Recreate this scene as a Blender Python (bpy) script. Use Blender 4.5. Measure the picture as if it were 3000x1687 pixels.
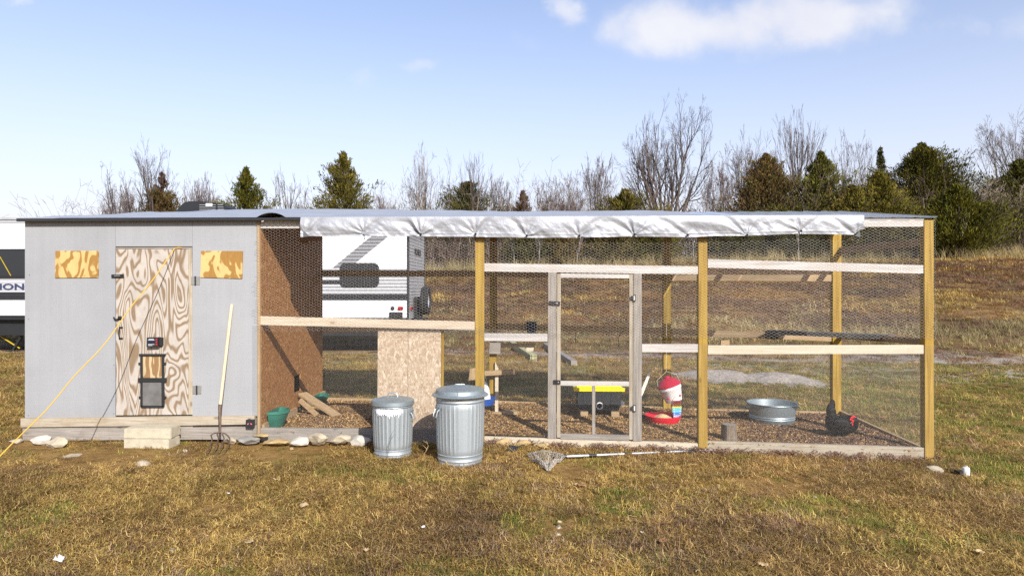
import bpy, math, random
import numpy as np
from mathutils import Vector, Matrix, noise as mnoise

for o in list(bpy.data.objects):
    bpy.data.objects.remove(o)
S = bpy.context.scene
COL = S.collection
R = math.radians
random.seed(7)

# ------------------------------------------------------------------ camera
D = 7.2                      # metres from the camera to the front of the run
ZC = 1.65                    # eye height
TH = math.atan(64 / 2000)    # the camera is turned slightly left of the building's depth axis
cam_d = bpy.data.cameras.new('camera')
cam_d.sensor_width = 36
cam_d.lens = 24
cam_d.clip_start = 0.05
cam_d.clip_end = 3000
cam = bpy.data.objects.new('camera', cam_d)
COL.objects.link(cam)
cam.location = (0, -D, ZC)
cam.rotation_euler = (R(90), 0, TH)
S.camera = cam

# ------------------------------------------------------------------ sun, sky, exposure
SUN = Vector((-0.47, 1.0, -0.68)).normalized()      # direction the light travels
sun_d = bpy.data.lights.new('sun', 'SUN')
sun_d.energy = 3.5
sun_d.angle = R(0.4)
sun_d.color = (1.0, 0.955, 0.89)
sun = bpy.data.objects.new('sun', sun_d)
COL.objects.link(sun)
sun.rotation_euler = SUN.to_track_quat('-Z', 'Y').to_euler()

def uv_dir(px, py):
    """gnomonic coordinates (x/y, z/y) of a view direction"""
    t = (px - 1500) / 2000
    s = (843.5 - py) / 2000
    dx = t * math.cos(TH) - math.sin(TH)
    dy = math.cos(TH) + t * math.sin(TH)
    return dx / dy, s / dy

W = bpy.data.worlds.new('World')
S.world = W
W.use_nodes = True
wn = W.node_tree
wn.nodes.clear()

def nd(nt, typ, **kw):
    n = nt.nodes.new(typ)
    for k, v in kw.items():
        if k == 'inp':
            for a, b in v.items():
                n.inputs[a].default_value = b
        else:
            setattr(n, k, v)
    return n

def ln(nt, a, b):
    nt.links.new(a, b)

def mth(nt, op, a, b=None, c=None, clamp=False):
    n = nt.nodes.new('ShaderNodeMath')
    n.operation = op
    n.use_clamp = clamp
    for i, v in enumerate((a, b, c)):
        if v is None:
            continue
        if isinstance(v, (int, float)):
            n.inputs[i].default_value = v
        else:
            nt.links.new(v, n.inputs[i])
    return n.outputs[0]

def mixc(nt, fac, a, b, blend='MIX'):
    n = nt.nodes.new('ShaderNodeMix')
    n.data_type = 'RGBA'
    n.blend_type = blend
    n.clamp_factor = True
    for i, v in ((0, fac), (6, a), (7, b)):
        if isinstance(v, (int, float)):
            n.inputs[i].default_value = v
        elif isinstance(v, (tuple, list)):
            n.inputs[i].default_value = (v[0], v[1], v[2], 1)
        else:
            nt.links.new(v, n.inputs[i])
    return n.outputs[2]

sky = nd(wn, 'ShaderNodeTexSky', sky_type='NISHITA', sun_disc=False)
sky.sun_elevation = math.asin(-SUN.z)
sky.sun_rotation = math.atan2(-SUN.x, -SUN.y)
sky.air_density = 1.0
sky.dust_density = 0.8
sky.ozone_density = 2.6
tc = nd(wn, 'ShaderNodeTexCoord')
sep = nd(wn, 'ShaderNodeSeparateXYZ')
ln(wn, tc.outputs['Generated'], sep.inputs[0])
ysafe = mth(wn, 'MAXIMUM', sep.outputs[1], 0.02)
U = mth(wn, 'DIVIDE', sep.outputs[0], ysafe)
V = mth(wn, 'DIVIDE', sep.outputs[2], ysafe)
cmb = nd(wn, 'ShaderNodeCombineXYZ')
ln(wn, U, cmb.inputs[0]); ln(wn, V, cmb.inputs[1])
n1 = nd(wn, 'ShaderNodeTexNoise', inp={'Scale': 9.0, 'Detail': 7.0, 'Roughness': 0.55})
ln(wn, cmb.outputs[0], n1.inputs['Vector'])
n2 = nd(wn, 'ShaderNodeTexNoise', inp={'Scale': 3.2, 'Detail': 5.0, 'Roughness': 0.6})
ln(wn, cmb.outputs[0], n2.inputs['Vector'])
wv1 = nd(wn, 'ShaderNodeTexNoise', inp={'Scale': 6.0, 'Detail': 6.0, 'Roughness': 0.62})
ln(wn, cmb.outputs[0], wv1.inputs['Vector'])
wsp = nd(wn, 'ShaderNodeSeparateColor'); ln(wn, wv1.outputs['Color'], wsp.inputs[0])
U0, V0 = U, V
U = mth(wn, 'ADD', U, mth(wn, 'MULTIPLY', mth(wn, 'SUBTRACT', wsp.outputs[0], 0.5), 0.16))
V = mth(wn, 'ADD', V, mth(wn, 'MULTIPLY', mth(wn, 'SUBTRACT', wsp.outputs[1], 0.5), 0.07))
cl = None
# soft cumulus over the right of the view and a few faint scraps: (px, py, half width, half height, weight)
for (px, py, hw, hh, wgt) in [(2080, 70, 270, 80, 1.05), (2400, 66, 250, 70, 1.0), (2250, 44, 400, 70, 0.95), (2560, 56, 120, 36, 0.75),
                              (1800, 70, 85, 70, 0.62), (1655, 22, 50, 52, 0.7), (1060, 225, 55, 45, 0.42),
                              (1232, 186, 70, 26, 0.4), (2790, 84, 85, 44, 0.5), (2960, 60, 80, 60, 0.4), (50, 0, 55, 22, 0.5), (1520, 135, 70, 40, 0.3)]:
    u0, v0 = uv_dir(px, py)
    a = mth(wn, 'DIVIDE', mth(wn, 'SUBTRACT', U, u0), hw / 2000)
    b = mth(wn, 'DIVIDE', mth(wn, 'SUBTRACT', V, v0), hh / 2000)
    r2 = mth(wn, 'ADD', mth(wn, 'MULTIPLY', a, a), mth(wn, 'MULTIPLY', b, b))
    g = mth(wn, 'MULTIPLY', mth(wn, 'POWER', 2.718, mth(wn, 'MULTIPLY', r2, -0.8)), wgt)
    cl = g if cl is None else mth(wn, 'MAXIMUM', cl, g)
nz = mth(wn, 'MULTIPLY', mth(wn, 'SUBTRACT', n1.outputs[0], 0.5), 1.25)
nz2 = mth(wn, 'MULTIPLY', mth(wn, 'SUBTRACT', n2.outputs[0], 0.5), 0.9)
cl = mth(wn, 'ADD', cl, mth(wn, 'MULTIPLY', mth(wn, 'ADD', nz, nz2), mth(wn, 'MINIMUM', mth(wn, 'MULTIPLY', cl, 2.2), 0.8)))
mr = nd(wn, 'ShaderNodeMapRange', interpolation_type='SMOOTHSTEP', inp={'From Min': 0.16, 'From Max': 0.95, 'To Min': 0.0, 'To Max': 0.86})
ln(wn, cl, mr.inputs[0])
def ramp_w(f):
    return mixc(wn, mth(wn, 'MULTIPLY', mth(wn, 'SUBTRACT', f, 0.35), 3.0, clamp=True), (4.15, 4.15, 4.5), (4.75, 4.7, 4.75))
# pale haze low in the sky, the same all round the horizon
hz = mth(wn, 'POWER', 2.718, mth(wn, 'MULTIPLY', mth(wn, 'POWER', mth(wn, 'MAXIMUM', sep.outputs[2], 0.0), 1.4), -7.0))
hazy = mixc(wn, hz, mixc(wn, 1.0, sky.outputs[0], (1.1, 1.0, 1.02), 'MULTIPLY'), (4.25, 4.1, 4.35))
skycol = mixc(wn, mr.outputs[0], hazy, ramp_w(n2.outputs[0]))
bg = nd(wn, 'ShaderNodeBackground', inp={'Strength': 0.106})
ln(wn, skycol, bg.inputs[0])
wo = nd(wn, 'ShaderNodeOutputWorld')
ln(wn, bg.outputs[0], wo.inputs[0])

S.view_settings.view_transform = 'Standard'
S.view_settings.look = 'None'
S.view_settings.gamma = 1.0
S.view_settings.use_curve_mapping = False
S.view_settings.exposure = 1.0
S.cycles.max_bounces = 6
S.cycles.diffuse_bounces = 2
S.cycles.glossy_bounces = 3
S.cycles.transparent_max_bounces = 8
S.render.filter_size = 1.15
S.cycles.use_denoising = False
S.cycles.caustics_reflective = False
S.cycles.caustics_refractive = False

# ------------------------------------------------------------------ placing
def P(px, py, Y):
    """point of the plane at depth Y that stands behind a place of the photograph"""
    u, v = uv_dir(px, py)
    k = Y + D
    return Vector((u * k, Y, ZC + v * k))

def X(px, Y=0.0):
    return P(px, 800, Y).x

def Zt(py, px, Y=0.0):
    return P(px, py, Y).z

# ------------------------------------------------------------------ terrain
def vhash(ix, iy, seed):
    h = (ix * 374761393 + iy * 668265263 + seed * 1442695041) & 0xFFFFFFFF
    h = ((h ^ (h >> 13)) * 1274126177) & 0xFFFFFFFF
    h = h ^ (h >> 16)
    return (h & 0xFFFF) / 65535.0

def vnoise(x, y, scale, seed=0):
    x = np.asarray(x, float) * scale
    y = np.asarray(y, float) * scale
    ix = np.floor(x).astype(np.int64); iy = np.floor(y).astype(np.int64)
    fx = x - ix; fy = y - iy
    fx = fx * fx * (3 - 2 * fx); fy = fy * fy * (3 - 2 * fy)
    a = vhash(ix, iy, seed); b = vhash(ix + 1, iy, seed)
    c = vhash(ix, iy + 1, seed); d = vhash(ix + 1, iy + 1, seed)
    return (a * (1 - fx) + b * fx) * (1 - fy) + (c * (1 - fx) + d * fx) * fy

def fbm(x, y, scale, seed=0, oct=3):
    s = 0; w = 1; t = 0
    for i in range(oct):
        s = s + w * vnoise(x, y, scale * 2 ** i, seed + i * 17)
        t += w; w *= 0.5
    return s / t

def sstep(a, b, x):
    t = np.clip((np.asarray(x, float) - a) / (b - a), 0, 1)
    return t * t * (3 - 2 * t)

def gz(x, y):
    x = np.asarray(x, float); y = np.asarray(y, float)
    t = np.clip((x + 0.5) / 4.6, 0, 1.7)
    base = -0.145 * t * (1 - sstep(7, 14, y))
    amp = np.interp(x, [-60, -22, -5, 11, 33, 90], [1.6, 2.2, 2.9, 3.5, 3.95, 4.2])
    s = np.clip((y - 11) / 27, 0, 1)
    f = 0.55 * s * s * (3 - 2 * s) + 0.45 * s
    hill = amp * f + np.clip(y - 45, 0, 400) * -0.004
    bump = (fbm(x, y, 0.35, 3) - 0.5) * (0.04 + 0.3 * sstep(12, 24, y)) + (fbm(x, y, 2.2, 9) - 0.5) * 0.03
    flat = sstep(0.0, 0.6, np.maximum(np.maximum(-0.05 - y, y - 2.4), np.maximum(-5.6 - x, x - 4.3)))
    return base + hill + bump * flat

def G(x, y):
    return float(gz(x, y))

def fz(x):
    """level of the litter inside the run"""
    return 0.105 - 0.14 * min(max((x + 0.9) / 4.6, 0), 1.2)

# ------------------------------------------------------------------ mesh helpers
class MB:
    def __init__(self):
        self.v = []; self.f = []; self.mi = []; self.col = []

    def add(self, vs, fs, mi=0):
        k = len(self.v)
        self.v += [tuple(p) for p in vs]
        self.f += [tuple(i + k for i in f) for f in fs]
        self.mi += [mi] * len(fs)
        return self

    def prism(self, pts, vec, mi=0):
        vec = Vector(vec); n = len(pts)
        a = [Vector(p) for p in pts]; b = [p + vec for p in a]
        fs = [tuple(range(n)), tuple(range(2 * n - 1, n - 1, -1))]
        for i in range(n):
            j = (i + 1) % n
            fs.append((i, i + n, j + n, j))
        return self.add(a + b, fs, mi)

    def box(self, x0, x1, y0, y1, z0, z1, mi=0):
        return self.prism([(x0, y0, z0), (x1, y0, z0), (x1, y0, z1), (x0, y0, z1)], (0, y1 - y0, 0), mi)

    def slab(self, q, Y, th, mi=0):
        return self.prism([P(a, b, Y) for a, b in q], (0, th, 0), mi)

    def beam(self, a, b, w, h, up=(0, 0, 1), mi=0):
        """box from a to b, w across, h along up"""
        a = Vector(a); b = Vector(b); d = (b - a).normalized()
        up = Vector(up); s = d.cross(up).normalized(); u = s.cross(d).normalized()
        q = [a - s * w / 2 - u * h / 2, a + s * w / 2 - u * h / 2, a + s * w / 2 + u * h / 2, a - s * w / 2 + u * h / 2]
        return self.prism(q, b - a, mi)

    def tube(self, path, rad, n=8, cap=True, mi=0):
        path = [Vector(p) for p in path]
        if isinstance(rad, (int, float)):
            rad = [rad] * len(path)
        vs = []
        prev = None
        for i, p in enumerate(path):
            if i == 0: d = path[1] - path[0]
            elif i == len(path) - 1: d = path[-1] - path[-2]
            else: d = path[i + 1] - path[i - 1]
            d.normalize()
            if prev is None:
                s = d.orthogonal().normalized()
            else:
                s = (prev - d * prev.dot(d)).normalized()
            prev = s
            u = d.cross(s)
            for k in range(n):
                a = 2 * math.pi * k / n
                vs.append(p + (s * math.cos(a) + u * math.sin(a)) * rad[i])
        fs = []
        for i in range(len(path) - 1):
            for k in range(n):
                k2 = (k + 1) % n
                fs.append((i * n + k, i * n + k2, (i + 1) * n + k2, (i + 1) * n + k))
        if cap:
            fs.append(tuple(range(n - 1, -1, -1)))
            fs.append(tuple(range((len(path) - 1) * n, len(path) * n)))
        return self.add(vs, fs, mi)

    def lathe(self, prof, c, n=32, mi=0, rfun=None, M=None):
        """profile of (radius, z) turned about z through c"""
        c = Vector(c); vs = []
        for (r, z) in prof:
            for k in range(n):
                a = 2 * math.pi * k / n
                rr = r if rfun is None else rfun(r, z, a)
                p = Vector((rr * math.cos(a), rr * math.sin(a), z))
                if M is not None: p = M @ p
                vs.append(c + p)
        fs = []
        for i in range(len(prof) - 1):
            for k in range(n):
                k2 = (k + 1) % n
                fs.append((i * n + k, i * n + k2, (i + 1) * n + k2, (i + 1) * n + k))
        if prof[0][0] > 1e-6: fs.append(tuple(range(n - 1, -1, -1)))
        if prof[-1][0] > 1e-6: fs.append(tuple(range((len(prof) - 1) * n, len(prof) * n)))
        return self.add(vs, fs, mi)

    def ell(self, c, r, n=16, m=10, M=None, mi=0):
        c = Vector(c); vs = []; fs = []
        for i in range(m + 1):
            t = math.pi * i / m
            for k in range(n):
                a = 2 * math.pi * k / n
                p = Vector((r[0] * math.sin(t) * math.cos(a), r[1] * math.sin(t) * math.sin(a), -r[2] * math.cos(t)))
                if M is not None: p = M @ p
                vs.append(c + p)
        for i in range(m):
            for k in range(n):
                k2 = (k + 1) % n
                fs.append((i * n + k, i * n + k2, (i + 1) * n + k2, (i + 1) * n + k))
        return self.add(vs, fs, mi)

    def build(self, name, mat, parent=None, local=False, smooth=False, loc=None):
        me = bpy.data.meshes.new(name)
        off = Vector((0, 0, 0))
        if parent is not None and not local:
            off = wloc(parent)
        elif loc is not None:
            off = Vector(loc)
        v = [(p[0] - off.x, p[1] - off.y, p[2] - off.z) for p in self.v]
        me.from_pydata(v, [], self.f)
        mats = mat if isinstance(mat, (list, tuple)) else [mat]
        for m in mats:
            me.materials.append(m)
        if len(mats) > 1:
            me.polygons.foreach_set('material_index', self.mi)
        if smooth:
            me.polygons.foreach_set('use_smooth', [True] * len(me.polygons))
            if smooth != 'all':
                me.set_sharp_from_angle(angle=R(38))
        me.validate()
        me.update()
        o = bpy.data.objects.new(name, me)
        COL.objects.link(o)
        if parent is not None:
            o.parent = parent
        else:
            o.location = off
        return o

def wloc(o):
    v = Vector(o.location)
    while o.parent is not None:
        o = o.parent
        v = v + Vector(o.location)
    return v

def tag(o, label=None, cat=None, group=None, kind=None):
    if label: o['label'] = label
    if cat: o['category'] = cat
    if group: o['group'] = group
    if kind: o['kind'] = kind
    return o

def thing(name, label, cat, loc, group=None, rz=0):
    o = bpy.data.objects.new(name, None)
    o.empty_display_size = 0.1
    COL.objects.link(o)
    o.location = loc
    o.rotation_euler = (0, 0, rz)
    return tag(o, label, cat, group)

def single(name, mb, mat, label, cat, group=None, smooth=False):
    a = np.array(mb.v)
    loc = ((a[:, 0].min() + a[:, 0].max()) / 2, (a[:, 1].min() + a[:, 1].max()) / 2, a[:, 2].min())
    return tag(mb.build(name, mat, loc=loc, smooth=smooth), label, cat, group)

def np_mesh(name, v, f4, mat, cols=None, smooth=False):
    """mesh from arrays; all faces have the same number of corners"""
    me = bpy.data.meshes.new(name)
    v = np.asarray(v, np.float32); f4 = np.asarray(f4, np.int32)
    k = f4.shape[1]
    me.vertices.add(len(v)); me.vertices.foreach_set('co', v.ravel())
    me.loops.add(f4.size); me.loops.foreach_set('vertex_index', f4.ravel())
    me.polygons.add(len(f4))
    me.polygons.foreach_set('loop_start', np.arange(0, f4.size, k, dtype=np.int32))
    if smooth:
        me.polygons.foreach_set('use_smooth', np.ones(len(f4), bool))
    if cols is not None:
        at = me.color_attributes.new('col', 'FLOAT_COLOR', 'POINT')
        c = np.ones((len(v), 4), np.float32); c[:, :3] = cols
        at.data.foreach_set('color', c.ravel())
    me.materials.append(mat)
    me.update(calc_edges=True)
    return me

def link_mesh(name, me, parent=None, loc=None):
    o = bpy.data.objects.new(name, me)
    COL.objects.link(o)
    if parent is not None: o.parent = parent
    if loc is not None: o.location = loc
    return o

def text_part(name, txt, mat, size, parent, M, extrude=0.002, bold=0.0):
    """lettering as a mesh part; M maps the text plane into the world"""
    c = bpy.data.curves.new(name, 'FONT')
    c.body = txt; c.size = size; c.extrude = extrude; c.offset = bold
    c.align_x = 'LEFT'; c.resolution_u = 3
    t = bpy.data.objects.new(name, c)
    COL.objects.link(t)
    dg = bpy.context.evaluated_depsgraph_get()
    me = bpy.data.meshes.new_from_object(t.evaluated_get(dg))
    bpy.data.objects.remove(t)
    me.transform(Matrix.Translation(-wloc(parent)) @ M)
    me.materials.clear(); me.materials.append(mat)
    return link_mesh(name, me, parent)

# ------------------------------------------------------------------ materials
MATS = {}

def newmat(name, rough=0.7, metal=0.0, spec=0.3, col=None):
    m = bpy.data.materials.new(name)
    m.use_nodes = True
    nt = m.node_tree
    b = nt.nodes['Principled BSDF']
    b.inputs['Roughness'].default_value = rough
    b.inputs['Metallic'].default_value = metal
    b.inputs['Specular IOR Level'].default_value = spec
    if col: b.inputs['Base Color'].default_value = (*col, 1)
    MATS[name] = m
    return m, nt, b

def coords(nt, scale=(1, 1, 1), rnd=True, space='Object'):
    t = nd(nt, 'ShaderNodeTexCoord')
    out = t.outputs[space]
    if rnd:
        oi = nd(nt, 'ShaderNodeObjectInfo')
        r = mth(nt, 'MULTIPLY', oi.outputs['Random'], 37.0)
        va = nd(nt, 'ShaderNodeVectorMath', operation='ADD')
        ln(nt, out, va.inputs[0]); ln(nt, r, va.inputs[1])
        out = va.outputs[0]
    mp = nd(nt, 'ShaderNodeMapping')
    mp.inputs['Scale'].default_value = scale
    ln(nt, out, mp.inputs[0])
    return mp.outputs[0]

def tnoise(nt, vec, scale, detail=4, rough=0.55, dist=0.0):
    n = nd(nt, 'ShaderNodeTexNoise', inp={'Scale': scale, 'Detail': detail, 'Roughness': rough, 'Distortion': dist})
    ln(nt, vec, n.inputs['Vector'])
    return n.outputs[0]

def ramp(nt, fac, stops, interp='LINEAR'):
    r = nd(nt, 'ShaderNodeValToRGB')
    r.color_ramp.interpolation = interp
    e = r.color_ramp.elements
    while len(e) < len(stops): e.new(0.5)
    for i, (p, c) in enumerate(stops):
        e[i].position = p
        e[i].color = (*c, 1) if len(c) == 3 else c
    ln(nt, fac, r.inputs[0])
    return r.outputs[0]

def bump(nt, b, h, strength=0.3, dist=0.01):
    n = nd(nt, 'ShaderNodeBump', inp={'Strength': strength, 'Distance': dist})
    ln(nt, h, n.inputs['Height'])
    ln(nt, n.outputs[0], b.inputs['Normal'])

def plain(name, col, rough=0.6, metal=0.0, spec=0.3, var=0.12, scale=6.0, bmp=0.0):
    """one colour with a little wear"""
    m, nt, b = newmat(name, rough, metal, spec)
    v = coords(nt)
    f = tnoise(nt, v, scale, 6)
    c = ramp(nt, f, [(0.25, tuple(x * (1 - var) for x in col)), (0.75, tuple(min(1, x * (1 + var)) for x in col))])
    ln(nt, c, b.inputs['Base Color'])
    if bmp: bump(nt, b, tnoise(nt, v, scale * 6), bmp, 0.004)
    return m

def wood(name, c0, c1, axis='X', grain=60, rough=0.75, knots=0.5, stain=(0.5, 0.4, 0.3), stain_amt=0.25):
    m, nt, b = newmat(name, rough, 0, 0.25)
    sc = [1, 1, 1]; sc['XYZ'.index(axis)] = 0.045
    v = coords(nt, sc)
    f = tnoise(nt, v, grain, 5, 0.6, 0.6)
    c = ramp(nt, f, [(0.3, c0), (0.7, c1)])
    v2 = coords(nt, (1, 1, 1))
    s = tnoise(nt, v2, 4.5, 6, 0.65)
    sm = nd(nt, 'ShaderNodeMapRange', inp={'From Min': 0.5, 'From Max': 0.75, 'To Max': stain_amt})
    ln(nt, s, sm.inputs[0])
    c = mixc(nt, sm.outputs[0], c, stain)
    sk = [7, 7, 7]; sk['XYZ'.index(axis)] = 3.2
    vo = nd(nt, 'ShaderNodeTexVoronoi', inp={'Scale': 1.0})
    ln(nt, coords(nt, sk), vo.inputs['Vector'])
    k = nd(nt, 'ShaderNodeMapRange', inp={'From Min': 0.05, 'From Max': 0.13, 'To Min': knots, 'To Max': 0.0})
    ln(nt, vo.outputs['Distance'], k.inputs[0])
    c = mixc(nt, k.outputs[0], c, tuple(x * 0.35 for x in c0))
    ln(nt, c, b.inputs['Base Color'])
    bump(nt, b, f, 0.25, 0.003)
    return m

for ax in 'XYZ':
    wood('white_wood_' + ax, (0.37, 0.345, 0.315), (0.58, 0.55, 0.515), ax, 40, knots=0.75, stain=(0.42, 0.33, 0.26), stain_amt=0.5)
    wood('gold_wood_' + ax, (0.21, 0.118, 0.014), (0.43, 0.285, 0.055), ax, 36, knots=0.75, stain=(0.36, 0.2, 0.06))
    wood('grey_wood_' + ax, (0.19, 0.17, 0.145), (0.34, 0.305, 0.265), ax, 65, knots=0.55, stain=(0.17, 0.14, 0.12), stain_amt=0.6)
    wood('tan_wood_' + ax, (0.29, 0.19, 0.10), (0.45, 0.33, 0.19), ax, 55, knots=0.55, stain=(0.27, 0.18, 0.1), stain_amt=0.5)
    wood('base_wood_' + ax, (0.27, 0.23, 0.165), (0.45, 0.39, 0.30), ax, 60, knots=0.6, stain=(0.26, 0.19, 0.11), stain_amt=0.7)
    wood('pale_wood_' + ax, (0.41, 0.335, 0.24), (0.57, 0.49, 0.375), ax, 50, knots=0.55, stain=(0.40, 0.27, 0.15))
    wood('cream_wood_' + ax, (0.47, 0.40, 0.29), (0.60, 0.53, 0.41), ax, 50, knots=0.5, stain=(0.46, 0.31, 0.15))
wood('dark_board', (0.045, 0.043, 0.04), (0.13, 0.125, 0.115), 'X', 60)
wood('green_wood_Y', (0.27, 0.26, 0.13), (0.44, 0.42, 0.24), 'Y', 50)
wood('handle_wood', (0.48, 0.38, 0.24), (0.66, 0.55, 0.38), 'Z', 60, knots=0.0)

def plywood(name, lo, hi, freq, scale, xs, zs, edge=0.2, bias=0.0):
    """rotary-cut veneer: contour bands of a stretched height field"""
    m, nt, b = newmat(name, 0.8, 0, 0.2)
    v = coords(nt, (xs, 1, zs))
    f = tnoise(nt, v, scale, 2.2, 0.5, 0.5)
    fine = tnoise(nt, coords(nt, (60, 60, 9)), 1.0, 4)
    ph = mth(nt, 'ADD', mth(nt, 'MULTIPLY', f, freq), mth(nt, 'MULTIPLY', fine, 0.6))
    s = mth(nt, 'SINE', ph)
    mr_ = nd(nt, 'ShaderNodeMapRange', interpolation_type='SMOOTHSTEP', inp={'From Min': -edge - 0.05 - bias, 'From Max': edge - bias})
    ln(nt, s, mr_.inputs[0])
    lo2 = mixc(nt, mth(nt, 'MULTIPLY', fine, 0.9), lo, tuple(x * 0.62 for x in lo))
    dirt = tnoise(nt, coords(nt, (9, 9, 5)), 1.0, 6, 0.7)
    hi2 = mixc(nt, ramp(nt, dirt, [(0.42, (0, 0, 0)), (0.7, (0.75, 0.75, 0.75))]), hi, tuple(x * 0.74 for x in hi))
    c = mixc(nt, mr_.outputs[0], lo2, hi2)
    ln(nt, c, b.inputs['Base Color'])
    bump(nt, b, s, 0.1, 0.002)
    return m

plywood('door_ply', (0.25, 0.175, 0.108), (0.42, 0.38, 0.33), 104, 1.0, 3.5, 0.95, 0.7, bias=0.3)
plywood('patch_ply', (0.34, 0.185, 0.05), (0.53, 0.38, 0.155), 26, 1.0, 6.0, 3.0, 0.35)
plywood('inset_ply', (0.28, 0.165, 0.075), (0.46, 0.36, 0.21), 30, 1.0, 9.0, 2.0, 0.3)

def osb(name, cols, scale=26):
    m, nt, b = newmat(name, 0.75, 0, 0.25)
    c = None
    hsum = None
    for i, ang in enumerate((0.5, -0.7, 1.35)):
        t = nd(nt, 'ShaderNodeTexCoord')
        mp = nd(nt, 'ShaderNodeMapping', vector_type='POINT')
        mp.inputs['Rotation'].default_value = (ang, ang, ang * 0.9)
        mp.inputs['Scale'].default_value = (scale, scale * (0.3 + 0.1 * i), scale * 0.55)
        ln(nt, t.outputs['Object'], mp.inputs[0])
        nz_ = nd(nt, 'ShaderNodeTexNoise', inp={'Scale': 0.8, 'Detail': 2.0})
        ln(nt, mp.outputs[0], nz_.inputs[0])
        va = nd(nt, 'ShaderNodeVectorMath', operation='ADD')
        ln(nt, mp.outputs[0], va.inputs[0]); ln(nt, nz_.outputs[1], va.inputs[1])
        vo = nd(nt, 'ShaderNodeTexVoronoi')
        ln(nt, va.outputs[0], vo.inputs['Vector'])
        sp = nd(nt, 'ShaderNodeSeparateColor')
        ln(nt, vo.outputs['Color'], sp.inputs[0])
        ci = ramp(nt, sp.outputs[0], [(0.0, cols[0]), (0.35, cols[1]), (0.7, cols[2]), (1.0, cols[3])])
        hsum = sp.outputs[1] if hsum is None else mth(nt, 'ADD', hsum, sp.outputs[1])
        c = ci if c is None else mixc(nt, mth(nt, 'GREATER_THAN', sp.outputs[2], 0.5), c, ci)
    ln(nt, c, b.inputs['Base Color'])
    bump(nt, b, hsum, 0.35, 0.004)
    return m

osb('osb_brown', [(0.24, 0.105, 0.035), (0.30, 0.135, 0.046), (0.35, 0.165, 0.058), (0.44, 0.25, 0.11)], 16)
osb('osb_pale', [(0.33, 0.235, 0.155), (0.42, 0.32, 0.22), (0.47, 0.37, 0.265), (0.58, 0.49, 0.375)], 12)

# painted siding
m, nt, b = newmat('grey_paint', 0.55, 0, 0.3)
v = coords(nt, (1, 1, 1), False)
f = tnoise(nt, v, 1.6, 7, 0.6)
wallc = ramp(nt, f, [(0.3, (0.262, 0.268, 0.276)), (0.7, (0.302, 0.308, 0.315))])
oi = nd(nt, 'ShaderNodeObjectInfo')
tone = mth(nt, 'ADD', 0.965, mth(nt, 'MULTIPLY', oi.outputs['Random'], 0.07))
strk = tnoise(nt, coords(nt, (16, 16, 0.5), False), 1.0, 4, 0.6)
tone = mth(nt, 'MULTIPLY', tone, mth(nt, 'ADD', 0.93, mth(nt, 'MULTIPLY', strk, 0.14)))
wv_ = nd(nt, 'ShaderNodeVectorMath', operation='SCALE'); ln(nt, wallc, wv_.inputs[0]); ln(nt, tone, wv_.inputs['Scale'])
gp0 = nd(nt, 'ShaderNodeNewGeometry'); sp0 = nd(nt, 'ShaderNodeSeparateXYZ'); ln(nt, gp0.outputs['Position'], sp0.inputs[0])
mud = mth(nt, 'ADD', mth(nt, 'SUBTRACT', 0.34, sp0.outputs[2]), mth(nt, 'MULTIPLY', mth(nt, 'SUBTRACT', tnoise(nt, v, 7.0, 7, 0.7), 0.5), 0.5))
mudm = nd(nt, 'ShaderNodeMapRange', inp={'From Min': 0.0, 'From Max': 0.25, 'To Max': 0.4}); ln(nt, mud, mudm.inputs[0])
ln(nt, mixc(nt, mudm.outputs[0], wv_.outputs[0], (0.24, 0.19, 0.13)), b.inputs['Base Color'])
h = mth(nt, 'ADD', tnoise(nt, coords(nt, (3, 3, 90), False), 1.0, 3), tnoise(nt, coords(nt, (70, 70, 6), False), 1.0, 3))
bump(nt, b, h, 0.35, 0.003)

# galvanised sheet
def galv(name, col, rough=0.42, metal=0.75, dark=0.7):
    m, nt, b = newmat(name, rough, metal, 0.4)
    v = coords(nt, (1, 1, 1))
    vo = nd(nt, 'ShaderNodeTexVoronoi', inp={'Scale': 70.0})
    ln(nt, v, vo.inputs['Vector'])
    sp = nd(nt, 'ShaderNodeSeparateColor'); ln(nt, vo.outputs['Color'], sp.inputs[0])
    f = mth(nt, 'ADD', mth(nt, 'MULTIPLY', sp.outputs[0], 0.35), mth(nt, 'MULTIPLY', tnoise(nt, coords(nt, (9, 9, 2.5)), 1.0, 6, 0.65), 0.75))
    ln(nt, ramp(nt, f, [(0.3, tuple(x * dark for x in col)), (0.75, col)]), b.inputs['Base Color'])
    ln(nt, ramp(nt, f, [(0.3, (rough + 0.16,) * 3), (0.8, (rough - 0.06,) * 3)]), b.inputs['Roughness'])
    return m

galv('galvanised', (0.48, 0.53, 0.55), 0.44, 0.65)
galv('galvanised_lid', (0.36, 0.42, 0.44), 0.42, 0.65)
galv('roof_steel', (0.62, 0.66, 0.72), 0.42, 0.6, 0.85)
galv('hinge_steel', (0.36, 0.35, 0.33), 0.5, 0.6)
m, nt, b = newmat('mesh_wire', 0.5, 0.35, 0.4, (0.42, 0.40, 0.37))
m, nt, b = newmat('cloth_wire', 0.5, 0.35, 0.4, (0.33, 0.32, 0.30))

# clear corrugated sheet over the right bay: lets most of the sun through
m, nt, b = newmat('clear_sheet', 0.3, 0, 0.5, (0.62, 0.66, 0.72))
tr0 = nd(nt, 'ShaderNodeBsdfTransparent', inp={0: (0.93, 0.95, 0.97, 1)})
mx0 = nd(nt, 'ShaderNodeMixShader', inp={0: 0.22})
ln(nt, tr0.outputs[0], mx0.inputs[1]); ln(nt, b.outputs[0], mx0.inputs[2])
ln(nt, mx0.outputs[0], nt.nodes['Material Output'].inputs[0])
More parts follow.
